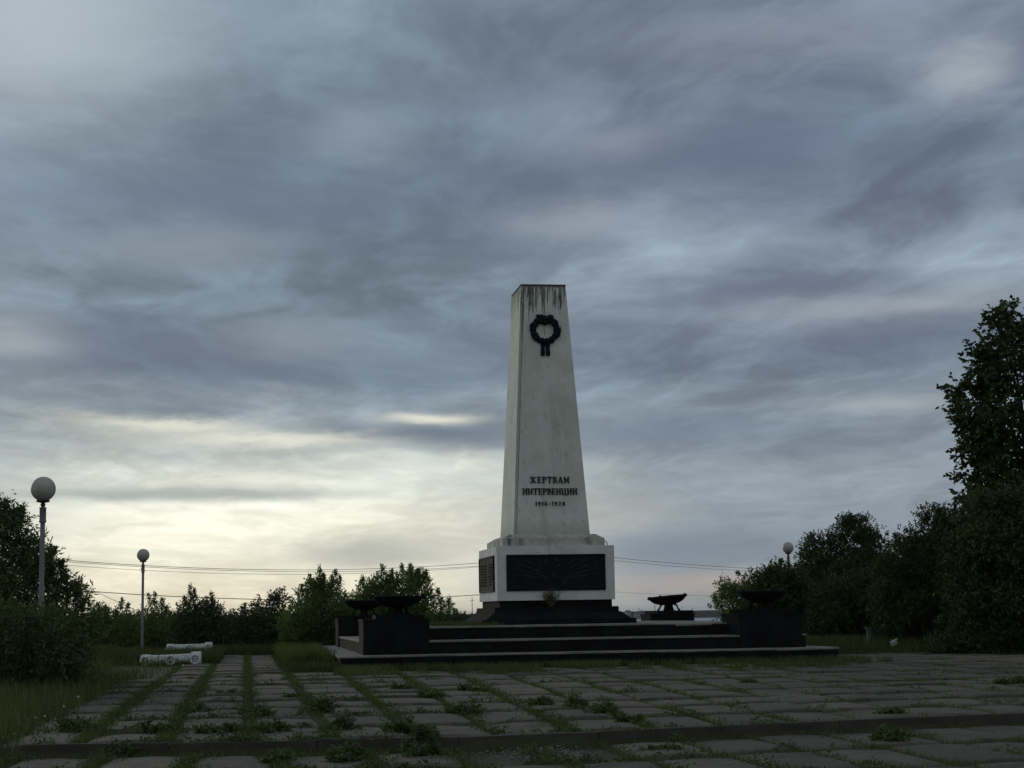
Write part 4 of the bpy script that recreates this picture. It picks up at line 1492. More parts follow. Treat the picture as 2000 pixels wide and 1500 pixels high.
plant('shrub', 'rounded dark shrub with one tall sprig, behind the white planters', 'bush',
      [(335, 1225), (340, 1195), (352, 1180), (366, 1170), (380, 1168), (398, 1178), (410, 1175), (420, 1180), (438, 1192), (446, 1215), (470, 1240), (470, 1285), (330, 1285)], 84, M['leaf_dark'], (390, 0),
      .34, .12, .05, G_L, seed=5, od=4.6, depth=1.7,
      shoots=((372, 1142, 34, 14), (380, 1150, 26, 12), (412, 1158, 26, 12), (404, 1166, 20, 10), (360, 1165, 18, 10)))
plant('shrub', 'low dense shrub filling the gap between two taller shrubs, left of centre', 'bush',
      [(425, 1225), (440, 1206), (462, 1200), (480, 1196), (500, 1200), (560, 1205), (565, 1275), (440, 1290)], 86, M['leaf_dark'], (490, 0),
      .34, .12, .05, G_L, seed=6, od=4.6, depth=1.6, shoots=((472, 1184, 16, 10), (478, 1180, 16, 8)))
plant('small_tree', 'small dark tree with a lumpy crown behind the left shrubs', 'tree',
      [(484, 1200), (494, 1176), (506, 1168), (520, 1174), (532, 1160), (546, 1154), (560, 1160), (560, 1178), (556, 1196), (548, 1204), (556, 1240), (486, 1240)], 98, M['leaf_dark'], (525, 0),
      .30, .13, .07, G_L, seed=7, od=3.6, depth=1.2, stem='trunk', fol='crown', trunk=(.09, 1.6), gap=.18)
plant('shrub', 'big leafy shrub with two tall sprigs, left of the front left pier', 'bush',
      [(540, 1240), (552, 1190), (568, 1172), (585, 1160), (600, 1148), (608, 1136), (622, 1132), (640, 1138), (652, 1132), (664, 1140), (672, 1152), (690, 1158), (700, 1180), (715, 1230), (712, 1275), (560, 1285)],
      81, M['leaf_mid'], (630, 0), .34, .12, .055, G_L, seed=8, od=6, depth=1.9,
      shoots=((625, 1108, 34, 15), (655, 1112, 30, 14), (605, 1122, 26, 12), (664, 1126, 22, 12), (590, 1142, 20, 10), (632, 1122, 24, 14), (648, 1124, 22, 12)))
plant('shrub', 'bright leafy shrub behind the bowls of the left piers', 'bush',
      [(670, 1240), (680, 1172), (695, 1160), (708, 1142), (726, 1136), (735, 1126), (745, 1120), (760, 1126), (782, 1120), (800, 1118), (822, 1120), (834, 1134), (838, 1150), (848, 1160), (856, 1176), (858, 1200), (850, 1260), (690, 1275)],
      87, M['leaf_mid'], (770, 0), .34, .125, .058, G_L, seed=9, od=6.0, depth=2.0,
      shoots=((746, 1103, 26, 14), (785, 1102, 28, 14), (802, 1102, 26, 12), (832, 1114, 22, 12), (708, 1126, 22, 12), (766, 1114, 18, 12), (816, 1112, 18, 12), (856, 1150, 14, 10)))
plant('shrub', 'small shrub with light spreading twigs between the left piers and the pedestal', 'bush',
      [(835, 1240), (842, 1190), (852, 1178), (866, 1172), (880, 1174), (884, 1190), (890, 1202), (905, 1206), (930, 1206), (936, 1250), (840, 1260)], 84, M['leaf_mid'], (865, 0),
      .26, .11, .05, G_L, seed=10, od=3.6, depth=1.2, shoots=((862, 1168, 14, 10), (878, 1170, 14, 10)))
plant('shrub', 'low scrub behind the platform, left of the white pedestal', 'bush',
      [(860, 1235), (870, 1207), (895, 1204), (925, 1205), (960, 1208), (960, 1245), (862, 1250)], 80, M['leaf_dark'], (905, 0), .24, .10, .045, G_L, seed=11, od=4, depth=1.2)
# dense hedge mass farther back, closing the gaps to the river
plant('hedge_bush', 'far dark hedge bush behind the left lamps', 'bush',
      [(130, 1285), (135, 1212), (160, 1204), (200, 1202), (260, 1203), (330, 1202), (380, 1200), (430, 1204), (440, 1280)], 101, M['leaf_dark'], (285, 0),
      .40, .17, .095, G_L, seed=31, od=5.5, depth=1.4, maxn=60000)
plant('hedge_bush', 'far dark hedge bush behind the small dark tree', 'bush',
      [(420, 1280), (425, 1206), (470, 1200), (520, 1202), (570, 1198), (620, 1190), (680, 1196), (690, 1275)], 102, M['leaf_dark'], (555, 0),
      .40, .17, .095, G_L, seed=32, od=5.5, depth=1.4, maxn=60000)
plant('hedge_bush', 'far dark hedge bush behind the left bowls and the bright shrub', 'bush',
      [(670, 1275), (675, 1194), (720, 1180), (780, 1176), (830, 1190), (860, 1206), (900, 1209), (960, 1210), (965, 1262), (700, 1275)], 100, M['leaf_dark'], (800, 0),
      .40, .17, .095, G_L, seed=33, od=5.5, depth=1.4, maxn=60000)
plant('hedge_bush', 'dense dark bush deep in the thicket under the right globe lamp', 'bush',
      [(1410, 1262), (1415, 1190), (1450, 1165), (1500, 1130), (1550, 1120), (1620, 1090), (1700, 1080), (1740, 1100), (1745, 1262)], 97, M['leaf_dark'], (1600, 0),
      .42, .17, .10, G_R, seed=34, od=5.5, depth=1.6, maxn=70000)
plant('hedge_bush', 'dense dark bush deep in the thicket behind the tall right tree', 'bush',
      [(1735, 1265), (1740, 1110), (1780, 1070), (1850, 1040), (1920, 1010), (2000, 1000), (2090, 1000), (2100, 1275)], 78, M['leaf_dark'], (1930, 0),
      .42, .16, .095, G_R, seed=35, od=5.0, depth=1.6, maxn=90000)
# right hand side
plant('shrub', 'leafy bush at the left end of the right-hand thicket, beside the open river view', 'bush',
      [(1386, 1235), (1392, 1175), (1402, 1165), (1408, 1145), (1420, 1130), (1440, 1122), (1452, 1128), (1462, 1142), (1480, 1150), (1490, 1250), (1400, 1262)], 84, M['leaf_mid'], (1435, 0),
      .34, .115, .062, G_R, seed=12, od=5.5, depth=1.6, gap=.22, shoots=((1440, 1116, 16, 12), (1396, 1165, 14, 10)))
plant('shrub', 'broad dark bush behind the front right pier, below the right lamp', 'bush',
      [(1450, 1260), (1462, 1135), (1476, 1112), (1492, 1114), (1506, 1108), (1520, 1100), (1532, 1099), (1548, 1097), (1560, 1105), (1575, 1120), (1590, 1260)], 80, M['leaf_dark'], (1520, 0),
      .38, .125, .065, G_R, seed=13, od=6.5, depth=1.8, shoots=((1524, 1092, 12, 10), (1505, 1108, 12, 12)))
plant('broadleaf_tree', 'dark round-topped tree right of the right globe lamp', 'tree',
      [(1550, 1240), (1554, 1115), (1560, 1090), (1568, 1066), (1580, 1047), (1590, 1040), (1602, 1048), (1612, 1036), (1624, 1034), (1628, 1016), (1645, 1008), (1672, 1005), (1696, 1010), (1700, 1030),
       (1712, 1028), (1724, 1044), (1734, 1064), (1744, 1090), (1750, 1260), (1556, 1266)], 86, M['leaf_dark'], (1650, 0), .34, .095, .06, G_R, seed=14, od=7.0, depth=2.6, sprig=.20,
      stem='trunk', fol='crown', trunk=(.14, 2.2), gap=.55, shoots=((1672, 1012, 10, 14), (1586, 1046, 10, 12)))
plant('shrub', 'dark thicket bush above the green post', 'bush',
      [(1560, 1275), (1572, 1180), (1600, 1140), (1640, 1130), (1700, 1120), (1740, 1090), (1760, 1085), (1780, 1120), (1790, 1262), (1700, 1268)], 77, M['leaf_dark'], (1680, 0),
      .42, .12, .065, G_R, seed=15, od=6.5, depth=1.9)
plant('shrub', 'tall spreading bush in the middle of the right-hand thicket, above the white bag', 'bush',
      [(1700, 1275), (1708, 1130), (1722, 1082), (1738, 1062), (1756, 1048), (1774, 1034), (1788, 1018), (1798, 1000), (1818, 986), (1845, 986), (1864, 996), (1890, 1010), (1905, 1050), (1910, 1280), (1760, 1282)],
      70, M['leaf_dark'], (1810, 0), .40, .11, .06, G_R, seed=16, od=6.5, sprig=.24, depth=2.2,
      shoots=((1748, 1042, 30, 8), (1756, 1052, 24, 8), (1808, 1004, 14, 12), (1835, 994, 12, 12)))
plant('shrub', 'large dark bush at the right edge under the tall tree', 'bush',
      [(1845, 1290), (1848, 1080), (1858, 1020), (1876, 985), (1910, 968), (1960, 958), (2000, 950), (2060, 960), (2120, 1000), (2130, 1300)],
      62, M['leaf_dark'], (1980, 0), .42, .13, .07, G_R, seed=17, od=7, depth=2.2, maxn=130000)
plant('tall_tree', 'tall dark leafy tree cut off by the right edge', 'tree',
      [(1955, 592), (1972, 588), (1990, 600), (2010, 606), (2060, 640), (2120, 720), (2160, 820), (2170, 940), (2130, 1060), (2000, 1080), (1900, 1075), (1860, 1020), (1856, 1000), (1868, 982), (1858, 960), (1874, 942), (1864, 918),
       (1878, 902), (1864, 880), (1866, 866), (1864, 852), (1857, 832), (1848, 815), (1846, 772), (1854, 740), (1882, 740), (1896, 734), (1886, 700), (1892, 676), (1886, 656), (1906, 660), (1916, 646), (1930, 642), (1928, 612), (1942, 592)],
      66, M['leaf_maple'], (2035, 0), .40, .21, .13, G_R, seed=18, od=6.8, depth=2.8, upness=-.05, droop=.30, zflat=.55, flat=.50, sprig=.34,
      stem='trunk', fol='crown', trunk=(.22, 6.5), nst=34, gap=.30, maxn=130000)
plant('shrub', 'low bush at the foot of the right-hand thicket, beside the paving', 'bush',
      [(1790, 1280), (1810, 1250), (1850, 1243), (1890, 1238), (1930, 1240), (1990, 1232), (2050, 1230), (2060, 1290), (1900, 1285)], 61, M['leaf_dark'], (1900, 0),
      .30, .10, .05, G_R, seed=19, od=4.2, depth=1.0)


# ------------------------------------------------------------------ grass
def grass(name, pts, hmin, hmax, w_, mat, seed, zf=None, lean=.35):
    rng = np.random.default_rng(seed)
    n = len(pts)
    P0 = np.zeros((n, 3))
    P0[:, :2] = pts
    P0[:, 2] = zf if zf is not None else upper_z(P0[:, 0], P0[:, 1])
    h = rng.uniform(hmin, hmax, n)
    a = rng.uniform(0, 2 * math.pi, n)
    ln = h * np.abs(rng.normal(0, lean, n))
    dx, dy = np.cos(a) * ln, np.sin(a) * ln
    b_ = rng.uniform(0, math.pi, n)
    wx, wy = np.cos(b_) * w_ * .5, np.sin(b_) * w_ * .5
    z_ = np.zeros(n)
    A_ = P0 + np.stack([-wx, -wy, z_ - .02], 1)
    B_ = P0 + np.stack([wx, wy, z_ - .02], 1)
    C_ = P0 + np.stack([dx * .4 + wx * .8, dy * .4 + wy * .8, h * .6], 1)
    D_ = P0 + np.stack([dx * .4 - wx * .8, dy * .4 - wy * .8, h * .6], 1)
    E_ = P0 + np.stack([dx, dy, h], 1)
    E2 = E_ + np.stack([wx * .15, wy * .15, z_], 1)
    Vv = np.stack([A_, B_, C_, D_, E_, E2], 1).reshape(-1, 3)
    i0 = np.arange(n) * 6
    Ff = np.concatenate([np.stack([i0, i0 + 1, i0 + 2, i0 + 3], 1), np.stack([i0 + 3, i0 + 2, i0 + 5, i0 + 4], 1)])
    return link(name, np_mesh(name, Vv, Ff), mat)


rng = np.random.default_rng(21)
# meadow on the left
n = 170000
x = rng.uniform(-22, 3.0, n)
y = 20 + 66 * rng.random(n) ** 1.15
edge = np.array([paved_left(v) for v in y]) + rng.normal(0, .22, n)
keep = (x < edge) & (x > -3 - (y - 18) * .28)
keep &= ~((y < kerb_y(x) + .2) & (x > -2.9))
keep &= ~((x > -4.4) & (x < -.9) & (y > 52) & (y < 63.2) & (rng.random(n) < .90))
keep &= ~((x > -5.5) & (x < -1.5) & (y > 76) & (y < 82))
mx_, my_ = x[keep], y[keep]
hm = np.where(my_ < kerb_y(mx_), -.175, upper_z(mx_, my_))
o = grass('meadow_grass', np.stack([mx_, my_], 1), .10, .42, .016, M['grass'], 1, zf=hm)
tag(o, 'long unmown grass beside the paving on the left', 'grass', kind='stuff')
# dense tall grass round the planters and in front of the hedges
n = 60000
x = rng.uniform(-16, 4, n)
y = rng.uniform(64, 82, n)
keep = (x > -3 - (y - 18) * .26) & ~((x > PL_X0 - .1) & (y > PL_Y0)) & ~((x > -.9) & (x < 2.0) & (y < 77)) & ~((x > -5.6) & (x < -1.4) & (y > 73) & (y < 82.5))
o = grass('hedge_grass', np.stack([x[keep], y[keep]], 1), .2, .55, .025, M['grassdark'], 2)
tag(o, 'rank grass at the foot of the left shrubs', 'grass', kind='stuff')
# grass in the joints of the paving
jp = []
for (x0, y0, x1, y1, g, k) in joint_pts:
    pres = float(np.interp(k, [-3, 0, 2, 5, 12], [1.0, .95, .7, .42, .25])) * (1.3 if mnoise.noise(Vector((x0 * .25, y0 * .12, 3))) > -.05 else .35)
    L = y1 - y0 + .1
    nn = int(L * 140 * pres * (1 if y0 < 45 else .8) * (.55 + g * 3.2))
    t = rng.random(nn)
    wig = rng.normal(0, .35 + .12 * max(0, 3 - k) * .3, nn) * (g * .8 + .03)
    jp.append(np.stack([x0 + (x1 - x0) * t + wig, y0 + L * t], 1))
    # cross joint
    pc = pres * .35
    nn = int(1.1 * 140 * pc * .6)
    t = rng.random(nn)
    jp.append(np.stack([x0 + 1.1 * t, np.full(nn, y0 - .03) + rng.normal(0, .03, nn)], 1))
jp = np.vstack(jp)
o = grass('joint_grass', jp, .02, .115, .014, M['grass'], 3, zf=-.04, lean=.5)
tag(o, 'short grass and moss growing in the paving joints', 'grass', kind='stuff')
lp = []
for (x0, y0, x1, y1, g, k) in low_joint:
    pres = float(np.interp(k, [-3, 0, 2, 5, 12], [1.2, 1.0, .7, .4, .3]))
    nn = int(2.6 * 170 * pres * (.5 + g * 3))
    t = rng.random(nn)
    lp.append(np.stack([x0 - .04 + (x1 - x0) * t + rng.normal(0, .4, nn) * g, y0 + (y1 - y0 + .3) * t], 1))
    nn = int(90 * pres)
    lp.append(np.stack([x0 + 1.1 * rng.random(nn), y1 + rng.normal(.08, .05, nn)], 1))
lp = np.vstack(lp)
o = grass('lower_joint_grass', lp, .02, .11, .012, M['grass'], 4, zf=-.17, lean=.5)
tag(o, 'short grass between the slabs below the kerb', 'grass', kind='stuff')
# grass strip in front of the steps, invading the paving
n = 42000
x = rng.uniform(1.8, 18.6, n)
y = 53.4 - np.abs(rng.normal(0, 3.0, n)) + .1
nz = np.array([mnoise.noise(Vector((a * .5, b_ * .28, 0))) for a, b_ in zip(x, y)])
nz = nz + .8 * np.array([mnoise.noise(Vector((a * 1.9, b_ * .8, 9))) for a, b_ in zip(x, y)])
keep = (nz > (.05 + (53.2 - y) * .05)) & (y > 42)
keep |= (y > 52.7) & (rng.random(n) < .45)
o = grass('verge_grass', np.stack([x[keep], y[keep]], 1), .04, .24, .018, M['grass'], 5, zf=-.02, lean=.4)
tag(o, 'ragged grass growing along the foot of the steps', 'grass', kind='stuff')
# left side of the platform and right thicket edge
n = 30000
x = np.concatenate([rng.uniform(1.2, 2.75, n // 3), rng.uniform(17.6, 27, n - n // 3)])
y = np.concatenate([rng.uniform(52, 75, n // 3), rng.uniform(54, 75, n - n // 3)])
keep = (x < 3) | (y > 62 - (x - 18) * .55 + rng.normal(0, .7, n))
o = grass('thicket_grass', np.stack([x[keep], y[keep]], 1), .08, .38, .022, M['grassdark'], 6)
tag(o, 'rough grass at the sides of the platform and along the right thicket', 'grass', kind='stuff')
n = 14000
x = rng.uniform(1.2, 2.75, n)
y = rng.uniform(55.5, 73, n)
nz = np.array([mnoise.noise(Vector((a * 1.2, b_ * .5, 4))) for a, b_ in zip(x, y)])
keep = nz > -.15
o = grass('tussock_grass', np.stack([x[keep], y[keep]], 1), .25, .68, .022, M['grass'], 16, lean=.3)
tag(o, 'tall tussocks of grass against the left side of the steps', 'grass', kind='stuff')
# weeds growing on the platform behind
n = 5000
x = rng.uniform(4.8, 8.2, n)
y = rng.uniform(57.2, 69, n)
o = grass('platform_grass', np.stack([x, y], 1), .03, .18, .02, M['grassdark'], 7, zf=1.18)
tag(o, 'dry grass on top of the platform left of the pedestal', 'grass', kind='stuff')

# ------------------------------------------------------------------ weed clumps
WEEDS = [
    (897, 1396, 62, .17, 'biggest leafy weed clump on the upper slabs, centre of the paving'),
    (925, 1350, 50, .10, 'flat weed clump behind the biggest leafy weed clump'),
    (845, 1364, 45, .10, 'low weed clump up and left of the biggest leafy weed clump'),
    (785, 1347, 40, .08, 'small weed clump nearest the front left pier'),
    (1051, 1379, 46, .11, 'two-headed weed clump right of the biggest leafy weed clump'),
    (1130, 1382, 50, .15, 'tall leafy weed clump below the white pedestal'),
    (1178, 1396, 60, .13, 'wide weed clump just above the kerb, below the pedestal right edge'),
    (1232, 1412, 40, .07, 'low weed at the right end of the wide clump above the kerb'),
    (626, 1392, 46, .26, 'tallest weed clump, in the joint below the left pier'),
    (505, 1398, 66, .13, 'weed clump in the second wide joint from the left'),
    (388, 1394, 60, .10, 'weed clump in the wide joint below the white planters'),
    (444, 1357, 36, .07, 'small weed clump on a slab, farthest up on the left'),
    (572, 1365, 30, .06, 'smallest weed tuft on the left slabs'),
    (305, 1432, 66, .12, 'weed clump above the kerb near its left end'),
    (430, 1433, 70, .11, 'long weed clump above the kerb, left quarter'),
    (520, 1430, 66, .13, 'leafy weed clump above the kerb, right of the long one'),
    (665, 1428, 64, .16, 'thick weed clump above the kerb below the tallest weed'),
    (782, 1432, 60, .14, 'weed clump above the kerb where a yellow flower grows'),
    (838, 1444, 50, .12, 'weed clump hanging over the kerb edge'),
    (150, 1428, 76, .16, 'weed clump on the leftmost slab by the long grass'),
    (687, 1486, 80, .15, 'weed clump below the kerb at the bottom edge of the view'),
    (828, 1480, 66, .14, 'weed clump below the kerb, left of the gravel patch'),
    (270, 1472, 90, .16, 'dark weed mass below the kerb at far left'),
    (560, 1490, 66, .10, 'flat weeds on the lower slabs at the bottom edge'),
    (1110, 1449, 60, .12, 'weed clump growing out of the kerb face above the gravel'),
    (1461, 1335, 34, .06, 'small weed clump on the right slabs, half way to the steps'),
    (1975, 1336, 56, .10, 'weed clump on the slabs at the right edge'),
    (1762, 1450, 84, .11, 'weed clump below the kerb on the right'),
    (1737, 1397, 46, .07, 'weed tuft above the kerb on the right'),
    (1290, 1468, 56, .05, 'flat grass tuft between the lower slabs right of the gravel'),
]
wr = np.random.default_rng(8)
for i, (px_, py_, wpx, h, lb) in enumerate(WEEDS):
    low = py_ > np.interp(px_, [0, 400, 1000, 1430, 2000], [1456, 1453, 1443, 1420, 1398]) + 2
    z_ = -.15 if low else -.02
    c_ = at_z(px_, py_, z_)
    wm = wpx * c_[1] / F * .5
    root = empty('weed_clump', tuple(c_), lb, 'weed', 'weed clumps on the paving')
    nst = int(22 + wpx * .75)
    h *= 1.15
    st = MB()
    lv, ld = [], []
    for k in range(nst):
        if k == 0:
            heads = [(wr.uniform(-1, 1) * wm * .75, wr.uniform(-1, 1) * wm * .9, wr.uniform(.25, .6) * wm, wr.uniform(.5, 1.25)) for _ in range(int(wr.integers(3, 7)))]
        hx, hy, hr, hs = heads[int(wr.integers(len(heads)))]
        a = wr.uniform(0, 2 * math.pi)
        r_ = hr * abs(wr.normal()) * .8
        ft = np.array([hx + r_ * math.cos(a), hy + r_ * math.sin(a) * 1.3, 0])
        hh = h * hs * wr.uniform(.35, 1.2) * max(.25, 1.1 - .5 * r_ / wm)
        tp = ft * 1.12 + np.array([wr.normal() * .03, wr.normal() * .03, hh])
        st.tube([Vector(ft), Vector(tp)], [.004, .002], 3, cap=False)
        nl = 8
        for j in range(nl):
            f = (j + .5) / nl
            lv.append(ft + (tp - ft) * f)
            ld.append((math.cos(a + j * 2.4) * 1.0, math.sin(a + j * 2.4) * 1.0, wr.uniform(-.1, .9)))
    lv, ld = np.array(lv), np.array(ld)
    ld /= np.linalg.norm(ld, axis=1, keepdims=True)
    v_, f_ = leafcloud(lv, ld, wr.uniform(.05, .12, len(lv)), wr.uniform(.024, .052, len(lv)), wr)
    link('leaves', np_mesh('leaves', v_, f_), M['weed'], root)
    st.build('stems', M['weed'], root)

# creeping weeds filling the wide joints on the left and the foot of the kerb
wr2 = np.random.default_rng(18)
lv, ld, lz = [], [], []
for (x0, y0, x1, y1, g, k) in joint_pts + [(a, b_, c, d, e, f) for (a, b_, c, d, e, f) in low_joint]:
    if y0 > 50:
        continue
    low = y1 < kerb_y(x0) + .1
    dens = float(np.interp(k, [-3, -1, 2, 4, 7, 12], [1.0, 1.0, .85, .5, .10, .03])) * float(np.interp(y0, [24, 34, 50], [1.0, .55, .25]))
    for cross in (0, 1):
        for t_ in range(9):
            u = wr2.random()
            if cross:
                px_, py_ = x0 + 1.1 * u, y0 - .02
                pz = mnoise.noise(Vector((px_ * .9, py_ * .35, 7)))
                if wr2.random() > dens * (.75 + 2.2 * pz) * .62:
                    continue
            else:
                px_, py_ = x0 + (x1 - x0) * u, y0 + (y1 - y0) * u
                pz = mnoise.noise(Vector((px_ * .7, py_ * .3, 2)))
                if wr2.random() > dens * (.95 + 2.2 * pz):
                    continue
            nl = int(wr2.integers(30, 64))
            rr_ = wr2.uniform(.06, .16) * (1 if cross else 1 + g)
            hh = wr2.uniform(.04, .17)
            q_ = wr2.normal(size=(nl, 3)) * [rr_, rr_ * 1.4 if not cross else rr_ * .8, 0]
            zb = (-.165 if low else -.03)
            q_[:, 2] = zb + wr2.random(nl) * hh * np.exp(-(q_[:, 0] ** 2 + q_[:, 1] ** 2) / (2 * rr_ ** 2))+ .02
            q_[:, 0] += px_
            q_[:, 1] += py_
            lv.append(q_)
            d_ = wr2.normal(size=(nl, 3)) * [1, 1, .3] + [0, 0, .35]
            ld.append(d_)
lv, ld = np.vstack(lv), np.vstack(ld)
ld /= np.linalg.norm(ld, axis=1, keepdims=True)
v_, f_ = leafcloud(lv, ld, wr2.uniform(.030, .075, len(lv)), wr2.uniform(.014, .032, len(lv)), wr2)
tag(link('creeping_weeds', np_mesh('creeping_weeds', v_, f_), M['weed']), 'creeping broad-leaved weeds spreading out of the paving joints', 'weeds', kind='stuff')

# dandelions
fl = MB()
fl.lathe([(0, -.018), (.014, -.012), (.022, 0), (.014, .014), (0, .02)], 10)
fl_m = fl.mesh('seed_head')
fl_m.materials.append(M['dandelion_head'])
fy = MB()
fy.lathe([(0, -.01), (.012, -.008), (.024, .004), (.02, .010), (0, .012)], 12)
fy_m = fy.mesh('flower_head')
fy_m.materials.append(M['yellow'])
for (px_, py_, hz, yel, lb) in ((70, 1402, .26, 0, 'white dandelion clock in the left grass, left of a close pair'),
                                (88, 1399, .30, 0, 'white dandelion clock in the left grass, right of a close pair'),
                                (8, 1441, .22, 0, 'white dandelion clock at the left edge'),
                                (124, 1380, .28, 0, 'lone white dandelion clock above the close pair'),
                                (246, 1307, .30, 0, 'white dandelion clock in the grass in front of the near planter'),
                                (153, 1361, .30, 0, 'small white dandelion clock near the left bush'),
                                (737, 1427, .12, 1, 'yellow dandelion flower above the kerb'),
                                (29, 1434, .2, 1, 'yellow dandelion flower at the lower left'),
                                (358, 1300, .14, 0, 'white dandelion clock below the near planter')):
    d_ = 24.5 if py_ > 1420 else (29 if py_ > 1370 else (34 if py_ > 1350 else (55)))
    if py_ < 1310:
        d_ = 56
    p_ = at_d(px_, py_, d_)
    gz = float(upper_z(np.array(p_[0]), np.array(p_[1])))
    root = empty('dandelion', (p_[0], p_[1], gz), lb, 'flower', 'dandelions in the grass')
    hh = max(p_[2] - gz, .05)
    st = MB()
    st.tube([(0.01, 0, 0), (0, 0, hh)], .0035, 5)
    st.build('stalk', M['weed'], root)
    o = link('flower_head' if yel else 'seed_head', fy_m if yel else fl_m, None, root, smooth=True)
    o.location = (0, 0, hh)
    if d_ > 50:
        o.scale = (1.8, 1.8, 1.8)

# gravel where a slab is missing
sg = MB()
rr = random.Random(77)
gc = at_z(1068, 1476, -.16)
for k in range(900):
    x_, y_ = gc[0] + rr.gauss(0, .26), gc[1] + rr.gauss(0, .65)
    s_ = rr.uniform(.010, .026)
    c = Vector((x_, y_, -.165 + rr.uniform(0, .025)))
    vv_ = [c + Vector((rr.uniform(.6, 1) * a, rr.uniform(.6, 1) * b_, rr.uniform(.5, 1) * e)) * s_ for a, b_, e in
           ((1, 0, 0), (0, 1, 0), (-1, 0, 0), (0, -1, 0), (0, 0, .8), (0, 0, -.8))]
    sg.add(vv_, [(0, 1, 4), (1, 2, 4), (2, 3, 4), (3, 0, 4), (1, 0, 5), (2, 1, 5), (3, 2, 5), (0, 3, 5)])
tag(sg.build('gravel', M['gravel']), 'patch of pale gravel where a paving slab is missing below the kerb', 'gravel', kind='stuff')

# ------------------------------------------------------------------ power line
POLES = [(96, 1090, 120, 'dark wooden power pole with a curved lamp bracket behind the left bush'),
         (1122, 1083, 150, 'wooden power pole behind the white pedestal'),
         (1640, 1118, 170, 'wooden power pole behind the trees on the right')]
ends = []
for i, (px_, py_, d, lb) in enumerate(POLES):
    tp = at_d(px_, py_, d)
    gz = float(upper_z(np.array(tp[0]), np.array(tp[1])))
    root = empty('power_pole', (tp[0], tp[1], gz), lb, 'pole', 'poles of the overhead line')
    H = tp[2] - gz
    b = MB()
    b.tube([(0, 0, -.3), (0, 0, H)], [.14, .10], 10)
    b.build('post', M['wood'], root, smooth=True)
    b = MB()
    b.box(-.45, .45, -.05, .05, H - .38, H - .30)
    b.build('crossarm', M['wood'], root)
    for xx in (-.4, 0.0, .4):
        b = MB()
        b.lathe([(0, 0), (.03, 0), (.045, .05), (.03, .08), (.04, .12), (0, .14)], 10, (xx, 0, H - .30 if xx else H))
        b.build('insulator', M['farwall'], root, smooth=True)
    if i == 0:
        b = MB()
        b.tube([(0.02, -.12, H - .3), (.0, -.14, H + .5), (.06, -.14, H + 1.0), (.22, -.14, H + 1.45)], .035, 8)
        b.build('lamp_bracket', M['lampmetal'], root)
        b = MB()
        b.box(-.17, .17, -.42, -.14, H - 1.15, H - .05)
        b.build('transformer_box', M['lampdark'], root, bevel=.02)
    ends.append((tp, H))


def span(a, c, sag, rad, lb, n=40, grp='overhead wires'):
    b = MB()
    pts = []
    for i in range(n + 1):
        t = i / n
        p = np.array(a) * (1 - t) + np.array(c) * t
        p = p - np.array([0, 0, 4 * sag * t * (1 - t)])
        pts.append(tuple(p))
    b.tube(pts, rad, 5)
    return tag(b.build('overhead_wire', M['wire']), lb, 'wire', grp)


def off(p, dx, dz):
    return (p[0] + dx, p[1], p[2] + dz)


t0, t1, t2 = ends[0][0], ends[1][0], ends[2][0]
span(off(t0, 0, -.05), off(t1, 0, .13), 1.05, .020, 'topmost of the three upper wires left of the monument')
span(off(t0, .4, -.18), off(t1, .4, -.18), 0.98, .016, 'middle one of the three upper wires left of the monument')
span(off(t0, -.4, -.35), off(t1, -.4, -.22), 1.05, .014, 'lowest of the three upper wires left of the monument')
span(off(t0, 0, -2.0), off(t1, 0, -2.65), .95, .028, 'thick single lower cable crossing behind the left lamps')
span(off(t1, 0, .13), off(t2, 0, .13), .34, .018, 'upper wire of the pair right of the pedestal')
span(off(t1, .4, -.18), off(t2, .4, -.12), .34, .014, 'lower wire of the pair right of the pedestal')
span(off(t1, 0, -2.9), off(t2, 0, -2.2), .3, .010, 'faint single low wire above the tilted bowl')
gq = at_d(330, 1222, 112)
span(off(t0, 0, -.8), tuple(gq), .0, .016, 'slanting stay wire running down right from the left power pole', n=4)

# thin bare twig by the left bush
tw = MB()
a_, c_, e_ = at_d(140, 1153, 52), at_d(156, 1136, 52), at_d(163, 1119, 52)
f_ = at_d(110, 1200, 52)
org = np.array([f_[0], f_[1], 0.0])
root = empty('bare_sapling', tuple(org), 'thin bare sapling leaning right out of the left bush', 'sapling')
tw.tube([Vector((0, 0, 0)), Vector(f_ - org), Vector(a_ - org), Vector(c_ - org), Vector(e_ - org)], [.02, .014, .010, .007, .003], 5)
tw.build('stem', M['bark'], root)

# thin mast left of the pedestal, beyond the bluff
p_ = at_d(922, 1166, 210)
gz = float(upper_z(np.array(p_[0]), np.array(p_[1])))
b = MB()
b.tube([(0, 0, 0), (0, 0, p_[2] - gz)], [.07, .035], 8)
b.tube([(-.25, 0, p_[2] - gz - .4), (.25, 0, p_[2] - gz - .4)], .02, 5)
o = b.build('slender_mast', M['lampdark'])
o.location = (p_[0], p_[1], gz)
tag(o, 'thin dark mast rising left of the white pedestal', 'mast')

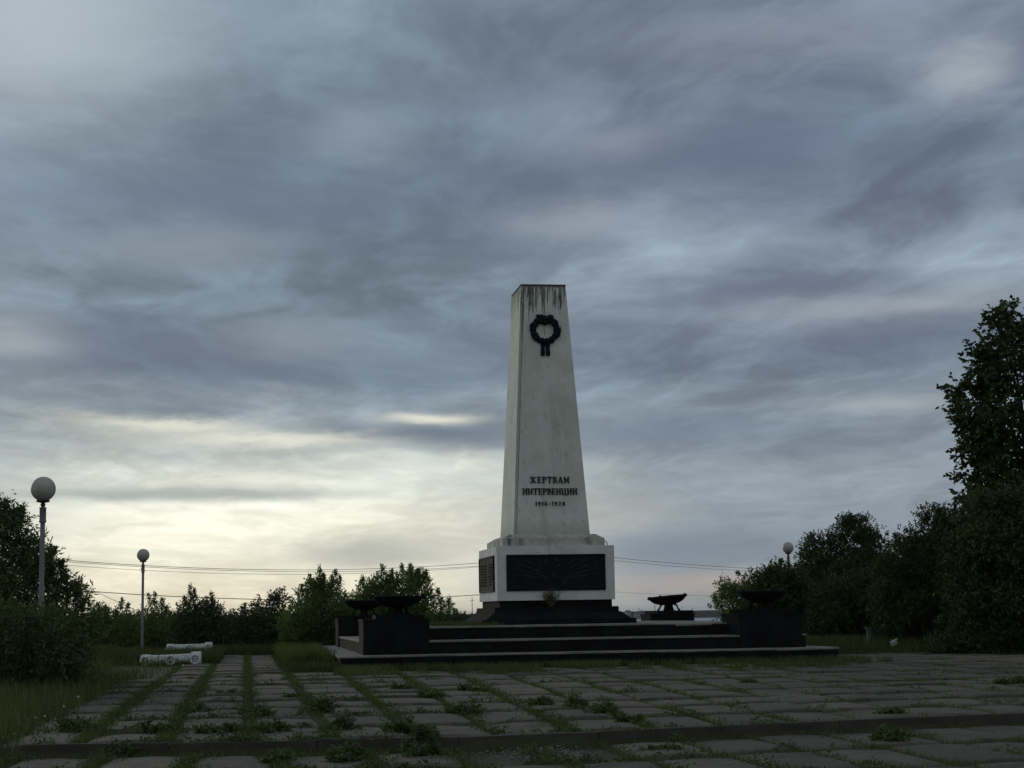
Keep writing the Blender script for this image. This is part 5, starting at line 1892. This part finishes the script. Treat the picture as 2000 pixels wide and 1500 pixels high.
# green post and white bag by the right thicket
p_ = at_d(1698, 1262, 67.0)
gp = empty('green_post', (p_[0], p_[1], float(p_[2]) - .03), 'short faded green post standing in front of the right thicket', 'post')
d_ = p_[1]
b = MB()
hgt = 36 * d_ / F
b.box(-.075, .055, -.03, .03, 0, hgt)
b.box(-.055, .035, -.045, -.031, .12, hgt - .12)
b.build('board', M['greenpaint'], gp, bevel=.008)
b = MB()
b.box(-.13, .085, -.06, .06, hgt + .001, hgt + .04)
b.build('cap', M['greenpaint'], gp, bevel=.006)
for nm in range(1):
    pass
p_ = at_d(1744, 1256, 65.0)
b = MB()
rr = random.Random(15)
bm = bmesh.new()
bmesh.ops.create_icosphere(bm, subdivisions=4, radius=.145)
for v in bm.verts:
    n_ = mnoise.noise_vector(v.co * 9)
    n2 = mnoise.noise_vector(v.co * 22)
    v.co = Vector((v.co.x * .75, v.co.y * .7, v.co.z * 1.05)) + n_ * .05 + n2 * .018
    if v.co.z > .08:
        v.co.x += (v.co.z - .08) * 1.5
        v.co.y *= .5
me_ = bpy.data.meshes.new('plastic_bag')
bm.to_mesh(me_)
bm.free()
o = link('plastic_bag', me_, M['bag'], smooth=True)
o.location = (p_[0], p_[1] - .1, float(p_[2]))
tag(o, 'crumpled white bag lying at the foot of the right thicket', 'bag')

# ------------------------------------------------------------------ far bank details
for (pxl, pxr, pyt, roof, lb) in ((1240, 1254, 1199.5, 3, 'pale long building on the far bank, nearest the pedestal'),
                                  (1256, 1269, 1200.5, 2, 'pale building on the far bank beside the tilted bowl base'),
                                  (1222, 1231, 1195.5, 3, 'small blue-grey building on the far bank just right of the plinth')):
    a_ = at_y(pxl, pyt, 2970)
    c_ = at_y(pxr, pyt, 2970)
    zt = a_[2]
    root = empty('far_building', ((a_[0] + c_[0]) / 2, 2970, -12), lb, 'building', 'buildings on the far bank')
    w_ = (c_[0] - a_[0]) / 2
    hb = zt + 12
    b = MB()
    b.box(-w_, w_, -8, 8, -1.5, hb)
    b.build('walls', M['farwall'], root)
    b = MB()
    b.frustum((0, 0, hb + .01), (w_ + .4, 8.4), (0, 0, hb + roof), (w_ * .85, .4))
    b.build('roof', M['farroof'], root)
    b = MB()
    for k in range(5):
        xx = -w_ + (k + .5) * 2 * w_ / 5
        b.box(xx - .6, xx + .6, -8.15, -8.003, hb * .35, hb * .35 + 2.0)
    b.build('windows', M['farroof'], root)
for (px_, pyt, r_, lb) in ((1247, 1187, .45, 'far mast above the pale buildings right of the pedestal'), (1333, 1184.5, .35, 'thin far mast behind the rim of the tilted bowl'),
                           (1351.5, 1186, .45, 'far mast just right of the tilted bowl')):
    p_ = at_y(px_, pyt, 3020)
    b = MB()
    b.tube([(0, 0, 0), (0, 0, p_[2] + 12)], [r_, r_ * .5], 6)
    b.tube([(-1.2, 0, (p_[2] + 12) * .9), (1.2, 0, (p_[2] + 12) * .9)], .25, 5)
    o = b.build('far_mast', M['lampdark'])
    o.location = (p_[0], 3020, -12)
    tag(o, lb, 'mast', 'masts on the far bank')

# ------------------------------------------------------------------ evening air
HAZE = 0.00004
b = MB()
b.box(-9500, 9500, -300, 12500, -16.5, 16)
hz = b.build('haze', None)
mt, N_, out_ = new_mat('evening_haze')
pv = N_.new('ShaderNodeVolumePrincipled')
pv.inputs['Color'].default_value = (.62, .70, .80, 1)
pv.inputs['Density'].default_value = HAZE
pv.inputs['Anisotropy'].default_value = 0.2
N_.l.new(pv.outputs[0], out_.inputs['Volume'])
hz.data.materials.append(mt)
tag(hz, 'thin evening haze over the river', 'haze', kind='stuff')
